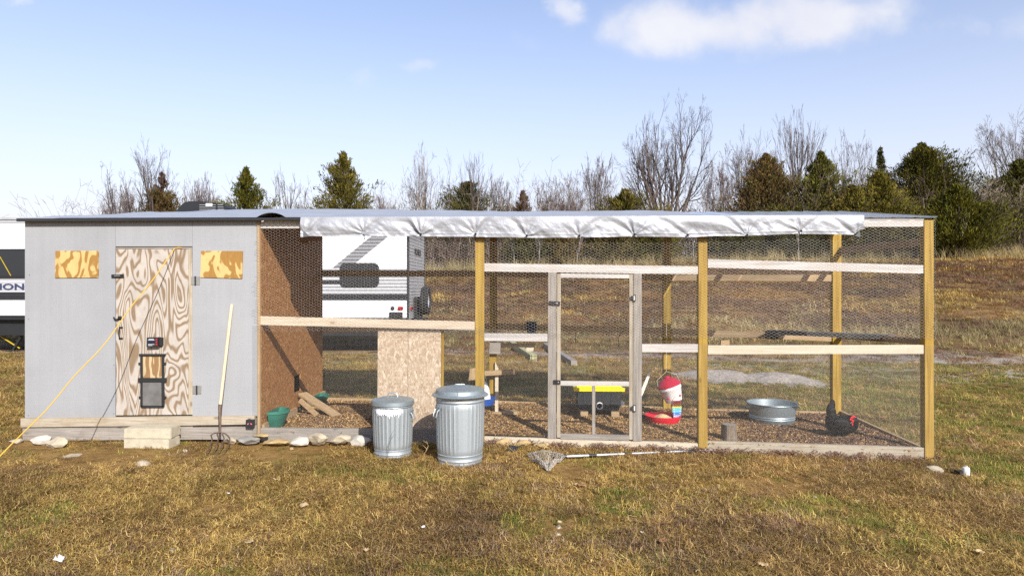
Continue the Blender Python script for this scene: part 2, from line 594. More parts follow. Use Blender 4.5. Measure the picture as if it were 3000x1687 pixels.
# tarpaulin
m, nt, b = newmat('tarp_silver', 0.42, 0.15, 0.5)
v = coords(nt, (1, 1, 1), False)
f = tnoise(nt, v, 3.0, 6, 0.6)
ln(nt, ramp(nt, f, [(0.3, (0.29, 0.30, 0.32)), (0.7, (0.36, 0.37, 0.39))]), b.inputs['Base Color'])
bump(nt, b, mth(nt, 'ADD', tnoise(nt, v, 420, 2), mth(nt, 'MULTIPLY', tnoise(nt, v, 26, 5, 0.6, 1.5), 5.0)), 0.22, 0.004)
plain('tarp_under', (0.10, 0.11, 0.115), 0.6)
plain('roof_felt', (0.022, 0.023, 0.026), 0.8)
plain('black_iron', (0.018, 0.017, 0.017), 0.5)
plain('black_plastic', (0.02, 0.021, 0.023), 0.42, spec=0.45)
plain('tote_plastic', (0.03, 0.033, 0.036), 0.4, spec=0.45)
plain('grey_plastic', (0.13, 0.127, 0.12), 0.45, var=0.25, scale=14)
plain('red_plastic', (0.62, 0.012, 0.03), 0.4)
plain('dark_red_plastic', (0.42, 0.02, 0.05), 0.42)
plain('white_plastic', (0.74, 0.73, 0.70), 0.4)
plain('yellow_plastic', (0.80, 0.66, 0.02), 0.4, var=0.05)
plain('blue_plastic', (0.02, 0.10, 0.42), 0.4)
plain('navy_plastic', (0.02, 0.035, 0.075), 0.5)
plain('green_plastic', (0.03, 0.16, 0.115), 0.5, var=0.25)
plain('yellow_cord', (0.62, 0.36, 0.05), 0.5)
plain('white_rope', (0.70, 0.66, 0.56), 0.8)
plain('feed', (0.62, 0.42, 0.22), 0.9, var=0.3, scale=90, bmp=0.6)
plain('concrete', (0.43, 0.385, 0.285), 0.9, var=0.14, scale=16, bmp=0.5)
plain('limestone', (0.40, 0.345, 0.25), 0.9, var=0.3, scale=11, bmp=0.6)
plain('white_stone', (0.47, 0.435, 0.37), 0.9, var=0.25, scale=9, bmp=0.6)
plain('grey_stone', (0.24, 0.23, 0.21), 0.9, var=0.4, scale=12, bmp=0.6)
plain('sandstone', (0.38, 0.275, 0.13), 0.9, var=0.22, scale=12, bmp=0.6)
plain('rust_steel', (0.14, 0.095, 0.07), 0.6, 0.4, var=0.4, scale=30)
plain('alu', (0.74, 0.75, 0.77), 0.3, 0.75, var=0.08)
plain('net_cord', (0.50, 0.45, 0.38), 0.8)
plain('leaf_brown', (0.32, 0.17, 0.08), 0.75, var=0.4, scale=40)
plain('leaf_tan', (0.50, 0.36, 0.20), 0.75, var=0.35, scale=40)
plain('paper', (0.7, 0.7, 0.7), 0.7, var=0.05)
plain('hen_black', (0.007, 0.006, 0.006), 0.65, spec=0.2, var=0.5, scale=40, bmp=0.5)
plain('hen_red', (0.55, 0.012, 0.02), 0.5)
plain('hen_horn', (0.20, 0.17, 0.13), 0.5)
plain('pink_led', (0.75, 0.16, 0.22), 0.3)
plain('lcd', (0.012, 0.018, 0.05), 0.15, spec=0.6)
plain('print_grey', (0.55, 0.56, 0.58), 0.5)
plain('rubber', (0.02, 0.02, 0.021), 0.75)
plain('dark_glass', (0.014, 0.016, 0.018), 0.12, spec=0.6, var=0.05)
plain('rv_black', (0.02, 0.021, 0.023), 0.45)
plain('rv_grey', (0.33, 0.34, 0.35), 0.45)
plain('rv_navy', (0.035, 0.045, 0.10), 0.45)
plain('rv_red', (0.30, 0.008, 0.014), 0.3)
plain('strap_yellow', (0.5, 0.36, 0.02), 0.6)
plain('bark', (0.085, 0.068, 0.058), 0.9, var=0.35, scale=6, bmp=0.5)
plain('bark_pale', (0.28, 0.26, 0.235), 0.9, var=0.35, scale=5)
plain('stump_bark', (0.17, 0.135, 0.10), 0.95, var=0.4, scale=30, bmp=0.8)
plain('gravel', (0.27, 0.235, 0.20), 0.95, var=0.5, scale=22, bmp=0.9)
plain('xylo_pink', (0.70, 0.07, 0.16), 0.4); plain('xylo_orange', (0.80, 0.24, 0.03), 0.4)
plain('xylo_yellow', (0.82, 0.62, 0.10), 0.4); plain('xylo_teal', (0.12, 0.55, 0.47), 0.4)
plain('xylo_sky', (0.16, 0.47, 0.68), 0.4); plain('xylo_blue', (0.03, 0.22, 0.55), 0.4)
plain('xylo_lilac', (0.40, 0.37, 0.62), 0.4); plain('xylo_rose', (0.72, 0.25, 0.42), 0.4)

# colour-attribute materials for plants
def attr_mat(name, rough=0.8, trans=0.0, patch=0.5, patch_scale=0.7, spec=0.2, inst=0.0):
    m, nt, b = newmat(name, rough, 0, spec)
    a = nd(nt, 'ShaderNodeAttribute', attribute_name='col')
    g = nd(nt, 'ShaderNodeNewGeometry')
    f = tnoise(nt, g.outputs['Position'], patch_scale, 5, 0.6)
    k = nd(nt, 'ShaderNodeMapRange', inp={'From Min': 0.3, 'From Max': 0.7, 'To Min': 1 - patch, 'To Max': 1 + patch})
    ln(nt, f, k.inputs[0])
    vm = nd(nt, 'ShaderNodeVectorMath', operation='SCALE')
    kk = k.outputs[0]
    if inst:
        oi = nd(nt, 'ShaderNodeObjectInfo')
        kk = mth(nt, 'MULTIPLY', kk, mth(nt, 'ADD', 1 - inst, mth(nt, 'MULTIPLY', oi.outputs['Random'], 2 * inst)))
    ln(nt, a.outputs['Color'], vm.inputs[0]); ln(nt, kk, vm.inputs['Scale'])
    ln(nt, vm.outputs[0], b.inputs['Base Color'])
    if trans:
        out = nt.nodes['Material Output']
        tr = nd(nt, 'ShaderNodeBsdfTranslucent')
        ln(nt, vm.outputs[0], tr.inputs[0])
        mx = nd(nt, 'ShaderNodeMixShader', inp={0: trans})
        ln(nt, b.outputs[0], mx.inputs[1]); ln(nt, tr.outputs[0], mx.inputs[2])
        ln(nt, mx.outputs[0], out.inputs[0])
    return m

attr_mat('grass', 0.75, 0.3, 0.42, 0.6, inst=0.38)
attr_mat('field_grass', 0.8, 0.2, 0.45, 0.16)
attr_mat('needles', 0.75, 0.05, 0.3, 0.6, spec=0.1)
attr_mat('litter', 0.85, 0.0, 0.2, 1.5)
attr_mat('twigs', 0.9, 0.0, 0.2, 0.3)

# soil with patches of straw, bare ochre dirt, gravel track
m, nt, b = newmat('soil', 0.95, 0, 0.15)
g = nd(nt, 'ShaderNodeNewGeometry')
sp = nd(nt, 'ShaderNodeSeparateXYZ'); ln(nt, g.outputs['Position'], sp.inputs[0])
pos = g.outputs['Position']
f1 = tnoise(nt, pos, 0.9, 7, 0.62)
f2 = tnoise(nt, pos, 14, 6, 0.65)
f3 = tnoise(nt, pos, 0.22, 5, 0.6)
near = ramp(nt, mth(nt, 'ADD', mth(nt, 'MULTIPLY', f1, 0.65), mth(nt, 'MULTIPLY', f2, 0.35)),
            [(0.34, (0.10, 0.054, 0.018)), (0.5, (0.22, 0.128, 0.04)), (0.64, (0.36, 0.23, 0.08))])
far = ramp(nt, mth(nt, 'ADD', mth(nt, 'MULTIPLY', f3, 0.6), mth(nt, 'MULTIPLY', f1, 0.4)),
           [(0.38, (0.075, 0.045, 0.03)), (0.5, (0.15, 0.092, 0.046)), (0.62, (0.27, 0.165, 0.06))])
k = nd(nt, 'ShaderNodeMapRange', inp={'From Min': 6.0, 'From Max': 13.0}); ln(nt, sp.outputs[1], k.inputs[0])
c = mixc(nt, k.outputs[0], near, far)
# gravel track across the back of the yard
yy = mth(nt, 'ADD', sp.outputs[1], mth(nt, 'MULTIPLY', mth(nt, 'SUBTRACT', f3, 0.5), 5.0))
da = mth(nt, 'ABSOLUTE', mth(nt, 'SUBTRACT', yy, 9.0))
tr_ = nd(nt, 'ShaderNodeMapRange', interpolation_type='SMOOTHSTEP', inp={'From Min': 0.9, 'From Max': 2.6, 'To Min': 1.0, 'To Max': 0.0}); ln(nt, da, tr_.inputs[0])
gm = mth(nt, 'MULTIPLY', tr_.outputs[0], ramp(nt, mth(nt, 'ADD', mth(nt, 'MULTIPLY', f1, 0.7), mth(nt, 'MULTIPLY', f2, 0.3)), [(0.42, (0, 0, 0)), (0.57, (0.9, 0.9, 0.9))]))
grav = ramp(nt, tnoise(nt, pos, 26, 5, 0.7), [(0.35, (0.19, 0.17, 0.15)), (0.62, (0.46, 0.43, 0.385))])
c = mixc(nt, gm, c, grav)
ln(nt, c, b.inputs['Base Color'])
bump(nt, b, mth(nt, 'ADD', f2, tnoise(nt, pos, 55, 4, 0.7)), 0.7, 0.02)

# floor of the run: trodden chips
m, nt, b = newmat('run_litter', 0.95, 0, 0.15)
g = nd(nt, 'ShaderNodeNewGeometry')
f1 = tnoise(nt, g.outputs['Position'], 30, 6, 0.7); f2 = tnoise(nt, g.outputs['Position'], 1.6, 5, 0.6)
ln(nt, ramp(nt, mth(nt, 'ADD', mth(nt, 'MULTIPLY', f1, 0.6), mth(nt, 'MULTIPLY', f2, 0.4)), [(0.36, (0.12, 0.07, 0.035)), (0.5, (0.26, 0.16, 0.075)), (0.64, (0.40, 0.26, 0.115))]), b.inputs['Base Color'])
bump(nt, b, f1, 0.8, 0.02)

# printed caravan siding (print colours, with groove shade painted into the grey bands)
m, nt, b = newmat('rv_side', 0.35, 0, 0.45)
t = nd(nt, 'ShaderNodeTexCoord'); sp = nd(nt, 'ShaderNodeSeparateXYZ'); ln(nt, t.outputs['Object'], sp.inputs[0])
RVY = 9.8
def rz(py): return P(1100, py, RVY).z
xx, zz = sp.outputs[0], sp.outputs[2]
RV_NODES = (nt, b, xx, zz)
M_ = MATS

# ================================================================== GROUND
def axis(lo, hi, step, far_lo, far_hi, grow=1.25):
    a = list(np.arange(lo, hi + 1e-6, step))
    s = step; x = hi
    while x < far_hi:
        s = min(s * grow, 60); x += s; a.append(x)
    s = step; x = lo
    while x > far_lo:
        s = min(s * grow, 60); x -= s; a.insert(0, x)
    return np.array(a)

gx = axis(-12, 12, 0.16, -500, 500, 1.12)
gy = np.concatenate([axis(-5.5, 12, 0.16, -60, 12.2, 1.25), np.arange(12.5, 62, 0.45), 62 * 1.13 ** np.arange(1, 20)])
gy = np.unique(np.round(gy, 4))
GX, GY = np.meshgrid(gx, gy)
GZ = gz(GX, GY)
nx, ny = len(gx), len(gy)
idx = np.arange(nx * ny).reshape(ny, nx)
F = np.stack([idx[:-1, :-1], idx[:-1, 1:], idx[1:, 1:], idx[1:, :-1]], -1).reshape(-1, 4)
ground = link_mesh('ground', np_mesh('ground', np.stack([GX, GY, GZ], -1).reshape(-1, 3), F, M_['soil'], smooth=True))
tag(ground, kind='structure')

XL = X(73); XS = X(757); XR = X(2735)      # left of shed, shed / run corner, right of run
YB = 2.15                                   # depth of the building
ZF, ZBK = 2.372, 2.69                       # roof height at the front and back

# litter floor of the run, laid over the ground
mb = MB()
n = 40
for i in range(n):
    xa = XS + (XR - XS) * i / n; xb = XS + (XR - XS) * (i + 1) / n
    mb.add([(xa, 0.06, fz(xa)), (xb, 0.06, fz(xb)), (xb, YB - 0.02, fz(xb)), (xa, YB - 0.02, fz(xa))], [(0, 1, 2, 3)])
rf = mb.build('run_floor', M_['run_litter'])
tag(rf, kind='structure')

# ================================================================== SHED
shed = thing('chicken_shed', 'grey painted plywood hen house with weathered door at the left end', 'shed', ((XL + XS) / 2, 1.0, 0))
def front(name, q, mat, parent, Y=0.0, th=0.014):
    return MB().slab(q, Y, th).build(name, M_[mat], parent)
front('siding_panel', [(73, 1224), (338, 1222), (338, 645.6), (73, 648)], 'grey_paint', shed)
front('siding_panel', [(338.6, 722), (563.4, 722), (563.4, 644), (338.6, 645.6)], 'grey_paint', shed)
front('siding_panel', [(564, 1219), (754, 1218), (752, 643), (564, 644)], 'grey_paint', shed)
rnd = random.Random(3)
for (px, py) in [(90, 657), (213, 654), (292, 652), (322, 655), (555, 650), (86, 805), (84, 934), (83, 1216), (334, 1069), (333, 1211)]:
    c = P(px, py, -0.001)
    MB().lathe([(0.0001, -0.0), (0.006, 0.0), (0.0055, 0.003), (0.0001, 0.0035)], c, 8, M=Matrix.Rotation(R(90), 3, 'X')).build('screw_head', M_['hinge_steel'], shed)
# window boards
a = front('window_board', [(161, 814), (287, 813), (288, 735), (162, 735)], 'patch_ply', shed, -0.012, 0.0115)
a['label'] = 'fresh yellow plywood board covering the left window opening'
a = front('window_board', [(587, 812), (709, 816), (711, 735.5), (589, 735)], 'patch_ply', shed, -0.012, 0.0115)
a['label'] = 'fresh yellow plywood board covering the right window opening'
# door frame reveal, door
front('door_header', [(339, 729), (563, 729), (563, 722.4), (339, 722.4)], 'grey_wood_X', shed, 0.015, 0.06)
door = front('door', [(340, 1216), (552, 1214), (552, 730), (340, 730)], 'door_ply', shed, 0.004, 0.018)
door['label'] = 'weathered plywood door with swirling brown and white grain'
def dpart(name, q, mat, Y, th):
    return MB().slab(q, Y, th).build(name, M_[mat], door)
front('door_batten', [(552.5, 1214), (568, 1214), (562, 729.5), (552.5, 729.5)], 'base_wood_Z', shed, 0.001, 0.02)
# hinges on the right edge
for (cx, cy) in [(573, 822), (577, 1142)]:
    h = MB().slab([(cx - 13, cy + 12), (cx + 12, cy + 12), (cx + 12, cy - 12), (cx - 13, cy - 12)], -0.006, 0.005).build('hinge', M_['hinge_steel'], shed)
    MB().tube([P(cx - 1, cy + 13, -0.008), P(cx - 1, cy - 13, -0.008)], 0.008, 8).build('hinge_pin', M_['black_iron'], h)
# strap latch, hook and pull handle on the left edge
l = MB().slab([(326, 814), (361, 813), (361, 803), (326, 804)], -0.012, 0.011).build('latch_bar', M_['black_iron'], shed)
MB().tube([P(335, 808, -0.014), P(352, 807.5, -0.014)], 0.006, 8).build('latch_bolt', M_['hinge_steel'], l)
hk = MB().tube([P(333, 929, -0.012), P(336, 935, -0.02), P(343, 936, -0.022), P(348, 931, -0.02), P(356, 931, -0.012)], 0.008, 8).build('hook_catch', M_['black_iron'], shed)
MB().slab([(345, 937), (356, 937), (356, 926), (345, 926)], -0.006, 0.005).build('hook_plate', M_['black_iron'], hk)
hd = MB().tube([P(350, 961, -0.004), P(349, 965, -0.03), P(348, 975, -0.036), P(349, 987, -0.03), P(350, 990, -0.004)], 0.006, 8).build('pull_handle', M_['black_iron'], door)
for cy in (959.5, 991.5):
    MB().slab([(348, cy + 2.5), (359, cy + 2.5), (359, cy - 2.5), (348, cy - 2.5)], -0.003, 0.0065).build('handle_plate', M_['black_iron'], door)
# automatic door controller
ct = MB().slab([(429, 1016), (463, 1015), (463, 988), (430, 988.5)], -0.055, 0.055).build('door_controller', M_['black_plastic'], shed)
ct['label'] = 'black controller box with small screen and three red buttons'
MB().slab([(463.2, 1013), (474, 1012), (474, 989), (463.2, 989)], -0.035, 0.036).build('side_box', M_['black_plastic'], ct)
MB().slab([(433, 1004), (453, 1003.5), (453, 998), (433, 998)], -0.0575, 0.002).build('screen', M_['lcd'], ct)
for k, (a0, b0, w) in enumerate([(436, 993.2, 14), (434, 995.8, 18), (434, 1008.5, 18), (434, 1011.5, 12)]):
    MB().slab([(a0, b0 + 0.7), (a0 + w, b0 + 0.7), (a0 + w, b0 - 0.7), (a0, b0 - 0.7)], -0.0575, 0.002).build('print_line', M_['print_grey'], ct)
for by in (994.5, 1001.5, 1008.5):
    MB().lathe([(0.0001, 0.005), (0.007, 0.004), (0.008, -0.001)], P(458.5, by, -0.0555), 12, M=Matrix.Rotation(R(90), 3, 'X')).build('button', M_['red_plastic'], ct)
# pop door in its tracks
pd = MB()
for q in ([(411, 1191), (417, 1191), (416, 1041), (410.5, 1041)], [(474, 1191), (480, 1191), (479, 1041), (473.5, 1041)],
          [(407, 1042), (483, 1042), (483, 1036.5), (407, 1036.5)], [(404, 1119), (486, 1119), (486, 1107), (404, 1107)],
          [(412, 1193.5), (479, 1193.5), (478, 1188), (413, 1188)]):
    pd.slab(q, -0.016 if q[0][0] > 410 else -0.0185, 0.018)
for (cx, cy) in [(408, 1065), (482, 1065), (409, 1164), (482, 1164)]:
    pd.slab([(cx - 3, cy + 3), (cx + 3, cy + 3), (cx + 3, cy - 3), (cx - 3, cy - 3)], -0.0135, 0.0165)
pdo = pd.build('pop_door_frame', M_['black_plastic'], shed)
pdo['label'] = 'black sliding track frame of the automatic pop door'
MB().slab([(417.5, 1187.5), (473, 1187.5), (472.5, 1119.5), (418, 1119.5)], -0.009, 0.011).build('pop_door_panel', M_['grey_plastic'], pdo)
MB().slab([(416.8, 1106.6), (473.6, 1106.6), (473.2, 1042.5), (416.8, 1042.5)], 0.0005, 0.003).build('clean_inset', M_['inset_ply'], pdo)

# sill beams
MB().slab([(60, 1251), (745, 1243.5), (745, 1217), (60, 1226)], -0.028, 0.12).build('sill_beam', M_['base_wood_X'], shed)
MB().slab([(66, 1290), (752, 1286), (752, 1244.6), (66, 1252)], -0.004, 0.1).build('sill_beam', M_['grey_wood_X'], shed)
# corner trim at the run side
MB().slab([(754.6, 1276), (762, 1276), (760.5, 645), (753, 645)], -0.004, 0.03).build('corner_trim', M_['tan_wood_Z'], shed)
# OSB side wall with pop hole (plane x = XS)
XW = X(757) + 0.02
def wall_yz(px, py):
    """point of the wall plane seen at a pixel"""
    u, v_ = uv_dir(px, py)
    k = XW / u
    return (k - D, ZC + v_ * k)
hy0, hz1 = wall_yz(862, 1101); hy1, _ = wall_yz(880.5, 1100); _, hz0 = wall_yz(862, 1151)
def zroof(y): return ZF + (ZBK - ZF) * (y + 0.06) / (YB + 0.16)
ZW0 = 0.17
mb = MB()
def wq(y0, y1, za0, za1, zb0, zb1):
    mb.prism([(XW, y0, za0), (XW, y1, zb0), (XW, y1, zb1), (XW, y0, za1)], (-0.014, 0, 0))
wq(0.03, hy0, ZW0, zroof(0.03) - 0.01, ZW0, zroof(hy0) - 0.01)
wq(hy1, YB, ZW0, zroof(hy1) - 0.01, ZW0, zroof(YB) - 0.01)
wq(hy0, hy1, hz1, zroof(hy0) - 0.01, hz1, zroof(hy1) - 0.01)
wq(hy0, hy1, ZW0, hz0, ZW0, hz0)
sw = mb.build('side_wall', M_['osb_brown'], shed)
sw['label'] = 'brown chipboard side wall inside the run with a small dark pop hole'
# skirting boards of that wall
y0, z1 = wall_yz(760, 1229); 
MB().prism([(XW + 0.002, 0.035, ZW0 - 0.085), (XW + 0.002, hy1 - 0.2, ZW0 - 0.085), (XW + 0.002, hy1 - 0.2, ZW0 + 0.02), (XW + 0.002, 0.035, ZW0 + 0.02)], (0.03, 0, 0)).build('skirting_board', M_['tan_wood_Y'], shed)
MB().prism([(XW + 0.002, hy1 + 0.05, ZW0 - 0.06), (XW + 0.002, YB + 0.02, ZW0 - 0.06), (XW + 0.002, YB + 0.02, ZW0 + 0.06), (XW + 0.002, hy1 + 0.05, ZW0 + 0.06)], (0.035, 0, 0)).build('skirting_board', M_['tan_wood_Y'], shed)
MB().prism([(XW - 0.01, 0.04, 0.0), (XW - 0.01, YB, 0.0), (XW - 0.01, YB, ZW0 - 0.09), (XW - 0.01, 0.04, ZW0 - 0.09)], (0.03, 0, 0)).build('sill_beam', M_['grey_wood_Y'], shed)
# hidden sides: left wall, back wall, floor
MB().prism([(XL, 0.015, 0.1), (XL, YB, 0.1), (XL, YB, zroof(YB) - 0.01), (XL, 0.015, zroof(0.015) - 0.01)], (0.014, 0, 0)).build('side_wall', M_['grey_paint'], shed)
MB().box(XL + 0.015, XW - 0.016, YB - 0.02, YB - 0.006, 0.1, zroof(YB) - 0.012).build('back_wall', M_['grey_paint'], shed)
MB().box(XL + 0.02, XW - 0.02, 0.13, YB - 0.03, 0.12, 0.15).build('shed_floor', M_['grey_wood_X'], shed)
# felt edge under the tarpaulin
MB().prism([(XL - 0.035, -0.078, ZF - 0.012), (X(905), -0.078, ZF - 0.006), (X(905), -0.078, ZF + 0.02), (XL - 0.035, -0.078, ZF + 0.02)], (0, 0.034, 0.002)).build('roof_edge', M_['roof_felt'], shed)

# ================================================================== RUN
run = thing('chicken_run', 'long timber framed wire run joined to the right of the grey shed', 'chicken run', ((XS + XR) / 2, 1.0, 0))
def rpart(name, q, mat, Y=0.0, th=0.089, parent=run):
    return MB().slab(q, Y, th).build(name, M_[mat], parent)
for (a0, a1, b0, b1, bt) in [(1392, 1418, 1393, 1418, 1312), (2047, 2072, 2047, 2073, 1320), (2708, 2735, 2711, 2736, 1354)]:
    rpart('post', [(b0, bt + 6), (b1, bt + 6), (a1, 645), (a0, 645)], 'gold_wood_Z')
# top plates
rpart('top_plate', [(763, 669), (1391, 668), (1391, 645.5), (763, 645.5)], 'white_wood_X', 0.01, 0.038)
rpart('top_plate', [(1419, 668), (2046, 666), (2046, 643), (1419, 645.5)], 'white_wood_X', 0.01, 0.038)
rpart('top_plate', [(2073, 666), (2707, 664), (2707, 641), (2073, 643)], 'white_wood_X', 0.01, 0.038)
# rails
for q, mt in [([(762, 951.5), (1391, 966.5), (1391, 942), (762, 926)], 'pale_wood_X'),
              ([(1419, 795), (2046, 803.5), (2046, 780), (1419, 771)], 'white_wood_X'),
              ([(1419, 998), (1604, 1000), (1604, 977.5), (1419, 976)], 'white_wood_X'),
              ([(1881, 1031), (2046, 1031), (2046, 1008), (1881, 1008)], 'white_wood_X'),
              ([(2074, 784), (2707, 801.5), (2707, 777), (2074, 759)], 'white_wood_X'),
              ([(2074, 1037.5), (2707, 1036), (2707, 1010.5), (2074, 1012)], 'cream_wood_X')]:
    rpart('rail', q, mt, 0.012, 0.038)
# gate jambs
rpart('gate_jamb', [(1605, 1284), (1629.5, 1284), (1630.5, 797.5), (1606, 797.5)], 'grey_wood_Z', 0.006, 0.05)
rpart('gate_jamb', [(1855, 1292), (1880, 1292), (1880, 801), (1856, 801)], 'grey_wood_Z', 0.006, 0.05)
# base boards
for q, mt in [([(763, 1290), (1391, 1300), (1391, 1259), (763, 1253)], 'grey_wood_X'),
              ([(1419, 1316), (2046, 1332), (2046, 1298), (1419, 1278.5)], 'cream_wood_X'),
              ([(2073, 1340), (2710, 1362), (2710, 1311), (2073, 1292)], 'base_wood_X')]:
    rpart('base_board', q, mt, 0.014, 0.045)
# the gate
gate = MB().slab([(1632, 1281), (1642, 1281), (1643, 802), (1632.5, 802)], 0.008, 0.036).build('gate', M_['base_wood_Z'], run)
gate['label'] = 'narrow weathered wire gate with a mid rail, hung between the grey jambs'
def gp(name, q, mat, Y=0.008, th=0.036):
    return MB().slab(q, Y, th).build(name, M_[mat], gate)
gp('stile', [(1843.5, 1287), (1853.5, 1287), (1854, 804), (1844, 804)], 'base_wood_Z')
gp('gate_rail', [(1643, 813.5), (1843.5, 815.5), (1843.5, 803.5), (1643, 801.5)], 'white_wood_X')
gp('gate_rail', [(1642, 1129), (1843, 1131), (1843, 1118), (1642, 1116)], 'white_wood_X')
gp('gate_rail', [(1642, 1286), (1843, 1289.5), (1843, 1275), (1642, 1270.5)], 'grey_wood_X')
gp('stile', [(1735, 1271.8), (1744, 1272), (1744, 1130), (1735, 1129.9)], 'grey_wood_Z', 0.012, 0.03)
for (cx, cy) in [(1854.5, 873), (1855, 1196)]:
    h = MB()
    h.slab([(cx + 0, cy + 10), (cx + 8, cy + 10), (cx + 8, cy - 10), (cx + 0, cy - 10)], -0.012, 0.004)
    hg = h.build('hinge', M_['black_iron'], run)
    MB().slab([(cx + 2, cy + 7), (cx + 6, cy + 7), (cx + 6, cy - 7), (cx + 2, cy - 7)], -0.014, 0.0025).build('hinge_inset', M_['white_wood_Z'], hg)
    MB().slab([(cx - 7, cy + 6), (cx - 0.5, cy + 5), (cx - 0.5, cy - 5), (cx - 7, cy - 6)], -0.012, 0.004).build('hinge_leaf', M_['black_iron'], hg)
for (q) in ([(1609, 892.5), (1641, 894), (1641, 883), (1609, 881.5)], [(1622, 1124), (1642, 1124.5), (1642, 1114), (1622, 1113)]):
    h = MB().slab(q, -0.014, 0.013).build('gate_latch', M_['black_iron'], run)
    (xa, ya), (xb, yb) = q[0], q[2]
    MB().slab([(xa + (xb - xa) * .6, ya - 3), (xa + (xb - xa) * .8, ya - 3), (xa + (xb - xa) * .8, yb + 3.5), (xa + (xb - xa) * .6, yb + 3.5)], -0.0165, 0.0024).build('latch_slot', M_['hinge_steel'], h)
# back frame
YK = YB - 0.09
for (a0, a1, mt) in [(1434, 1455, 'gold_wood_Z'), (1944, 1966, 'gold_wood_Z'), (2440, 2465, 'gold_wood_Z')]:
    x0, x1 = X(a0, YK), X(a1, YK)
    MB().box(x0, x1, YK, YK + 0.089, -0.2, zroof(YK) - 0.02).build('post', M_[mt], run)
XRB = X(2465, YK)
def bpart(name, q, mat, Y=YK + 0.02, th=0.038):
    return MB().slab(q, Y, th).build(name, M_[mat], run)
bpart('rail', [(941, 810), (1433, 811), (1433, 793), (941, 792)], 'tan_wood_X')
bpart('rail', [(1456, 811), (1943, 822), (1943, 805), (1456, 794)], 'tan_wood_X')
bpart('rail', [(1967, 822), (2439, 824), (2439, 805), (1967, 805)], 'tan_wood_X')
bpart('rail', [(1456, 966), (1943, 978), (1943, 960), (1456, 948)], 'tan_wood_X')
bpart('rail', [(1967, 980), (2439, 1000), (2439, 983), (1967, 962)], 'tan_wood_X')
bpart('rail', [(945, 975), (1433, 966), (1433, 948), (945, 957)], 'tan_wood_X')
bpart('base_board', [(946, 1182), (1433, 1190), (1433, 1174), (946, 1165)], 'tan_wood_X')
bpart('base_board', [(1456, 1196), (1943, 1212), (1943, 1192), (1456, 1174)], 'tan_wood_X')
bpart('base_board', [(1967, 1216), (2439, 1226), (2439, 1206), (1967, 1196)], 'tan_wood_X')
xb_ = XRB
MB().box(XS + 0.05, X(2439, YK), YK + 0.03, YK + 0.068, zroof(YK) - 0.12, zroof(YK) - 0.03).build('top_plate', M_['tan_wood_X'], run)
# right side frame (plane x = XR)
XQ = XR - 0.05
def side_rail(name, za, zb, h, mat):
    MB().prism([(XQ, 0.095, za), (XQ, YK - 0.004, zb), (XQ, YK - 0.004, zb + h), (XQ, 0.095, za + h)], (0.038, 0, 0)).build(name, M_[mat], run)
side_rail('rail', ZC + (843.5 - 718) / 2000 * 7.05, ZC + (843.5 - 744) / 2000 * 9.2, 0.085, 'tan_wood_Y')
side_rail('rail', ZC + (843.5 - 1012) / 2000 * 7.05, ZC + (843.5 - 991) / 2000 * 9.2, 0.07, 'tan_wood_Y')
side_rail('base_board', -0.16, -0.12, 0.13, 'tan_wood_Y')
MB().prism([(XQ, 0.095, ZF - 0.1), (XQ, YK - 0.004, zroof(YK) - 0.12), (XQ, YK - 0.004, zroof(YK) - 0.03), (XQ, 0.095, ZF - 0.012)], (0.038, 0, 0)).build('top_plate', M_['tan_wood_Y'], run)
# rafters
for px in (1085, 1405, 1735, 2060, 2390):
    x = X(px)
    MB().prism([(x, 0.1, zroof(0.1) - 0.1), (x, YK - 0.01, zroof(YK) - 0.11), (x, YK - 0.01, zroof(YK) - 0.022), (x, 0.1, zroof(0.1) - 0.016)], (0.038, 0, 0)).build('rafter', M_['tan_wood_Y'], run)
# ribbed steel roof sheets
def roof_sheet(x0, x1, parent):
    """one ribbed sheet; ribs run from front to back"""
    prof = []
    x = x0
    while x < x1 - 1e-4:
        for (dx, h) in ((0, 0), (0.155, 0), (0.175, 0.012), (0.205, 0.012), (0.225, 0)):
            if x + dx <= x1: prof.append((x + dx, h))
        x += 0.23
    ys = [-0.035, YB + 0.1]
    vs = []
    for y in ys:
        for (px_, h) in prof:
            vs.append((px_, y, zroof(y) + h))
    n_ = len(prof)
    fs = [(i, i + 1, n_ + i + 1, n_ + i) for i in range(n_ - 1)]
    o = MB().add(vs, fs).build('roof_sheet', M_['clear_sheet' if x0 > X(2060) else 'roof_steel'], parent)
    sm_ = o.modifiers.new('thickness', 'SOLIDIFY'); sm_.thickness = 0.002
    return o
nb = 11
RX0, RX1 = XL - 0.03, XR + 0.04
for i in range(nb):
    roof_sheet(RX0 + (RX1 - RX0) * i / nb, RX0 + (RX1 - RX0) * (i + 1) / nb + (0.0 if i == nb - 1 else -0.004), run)

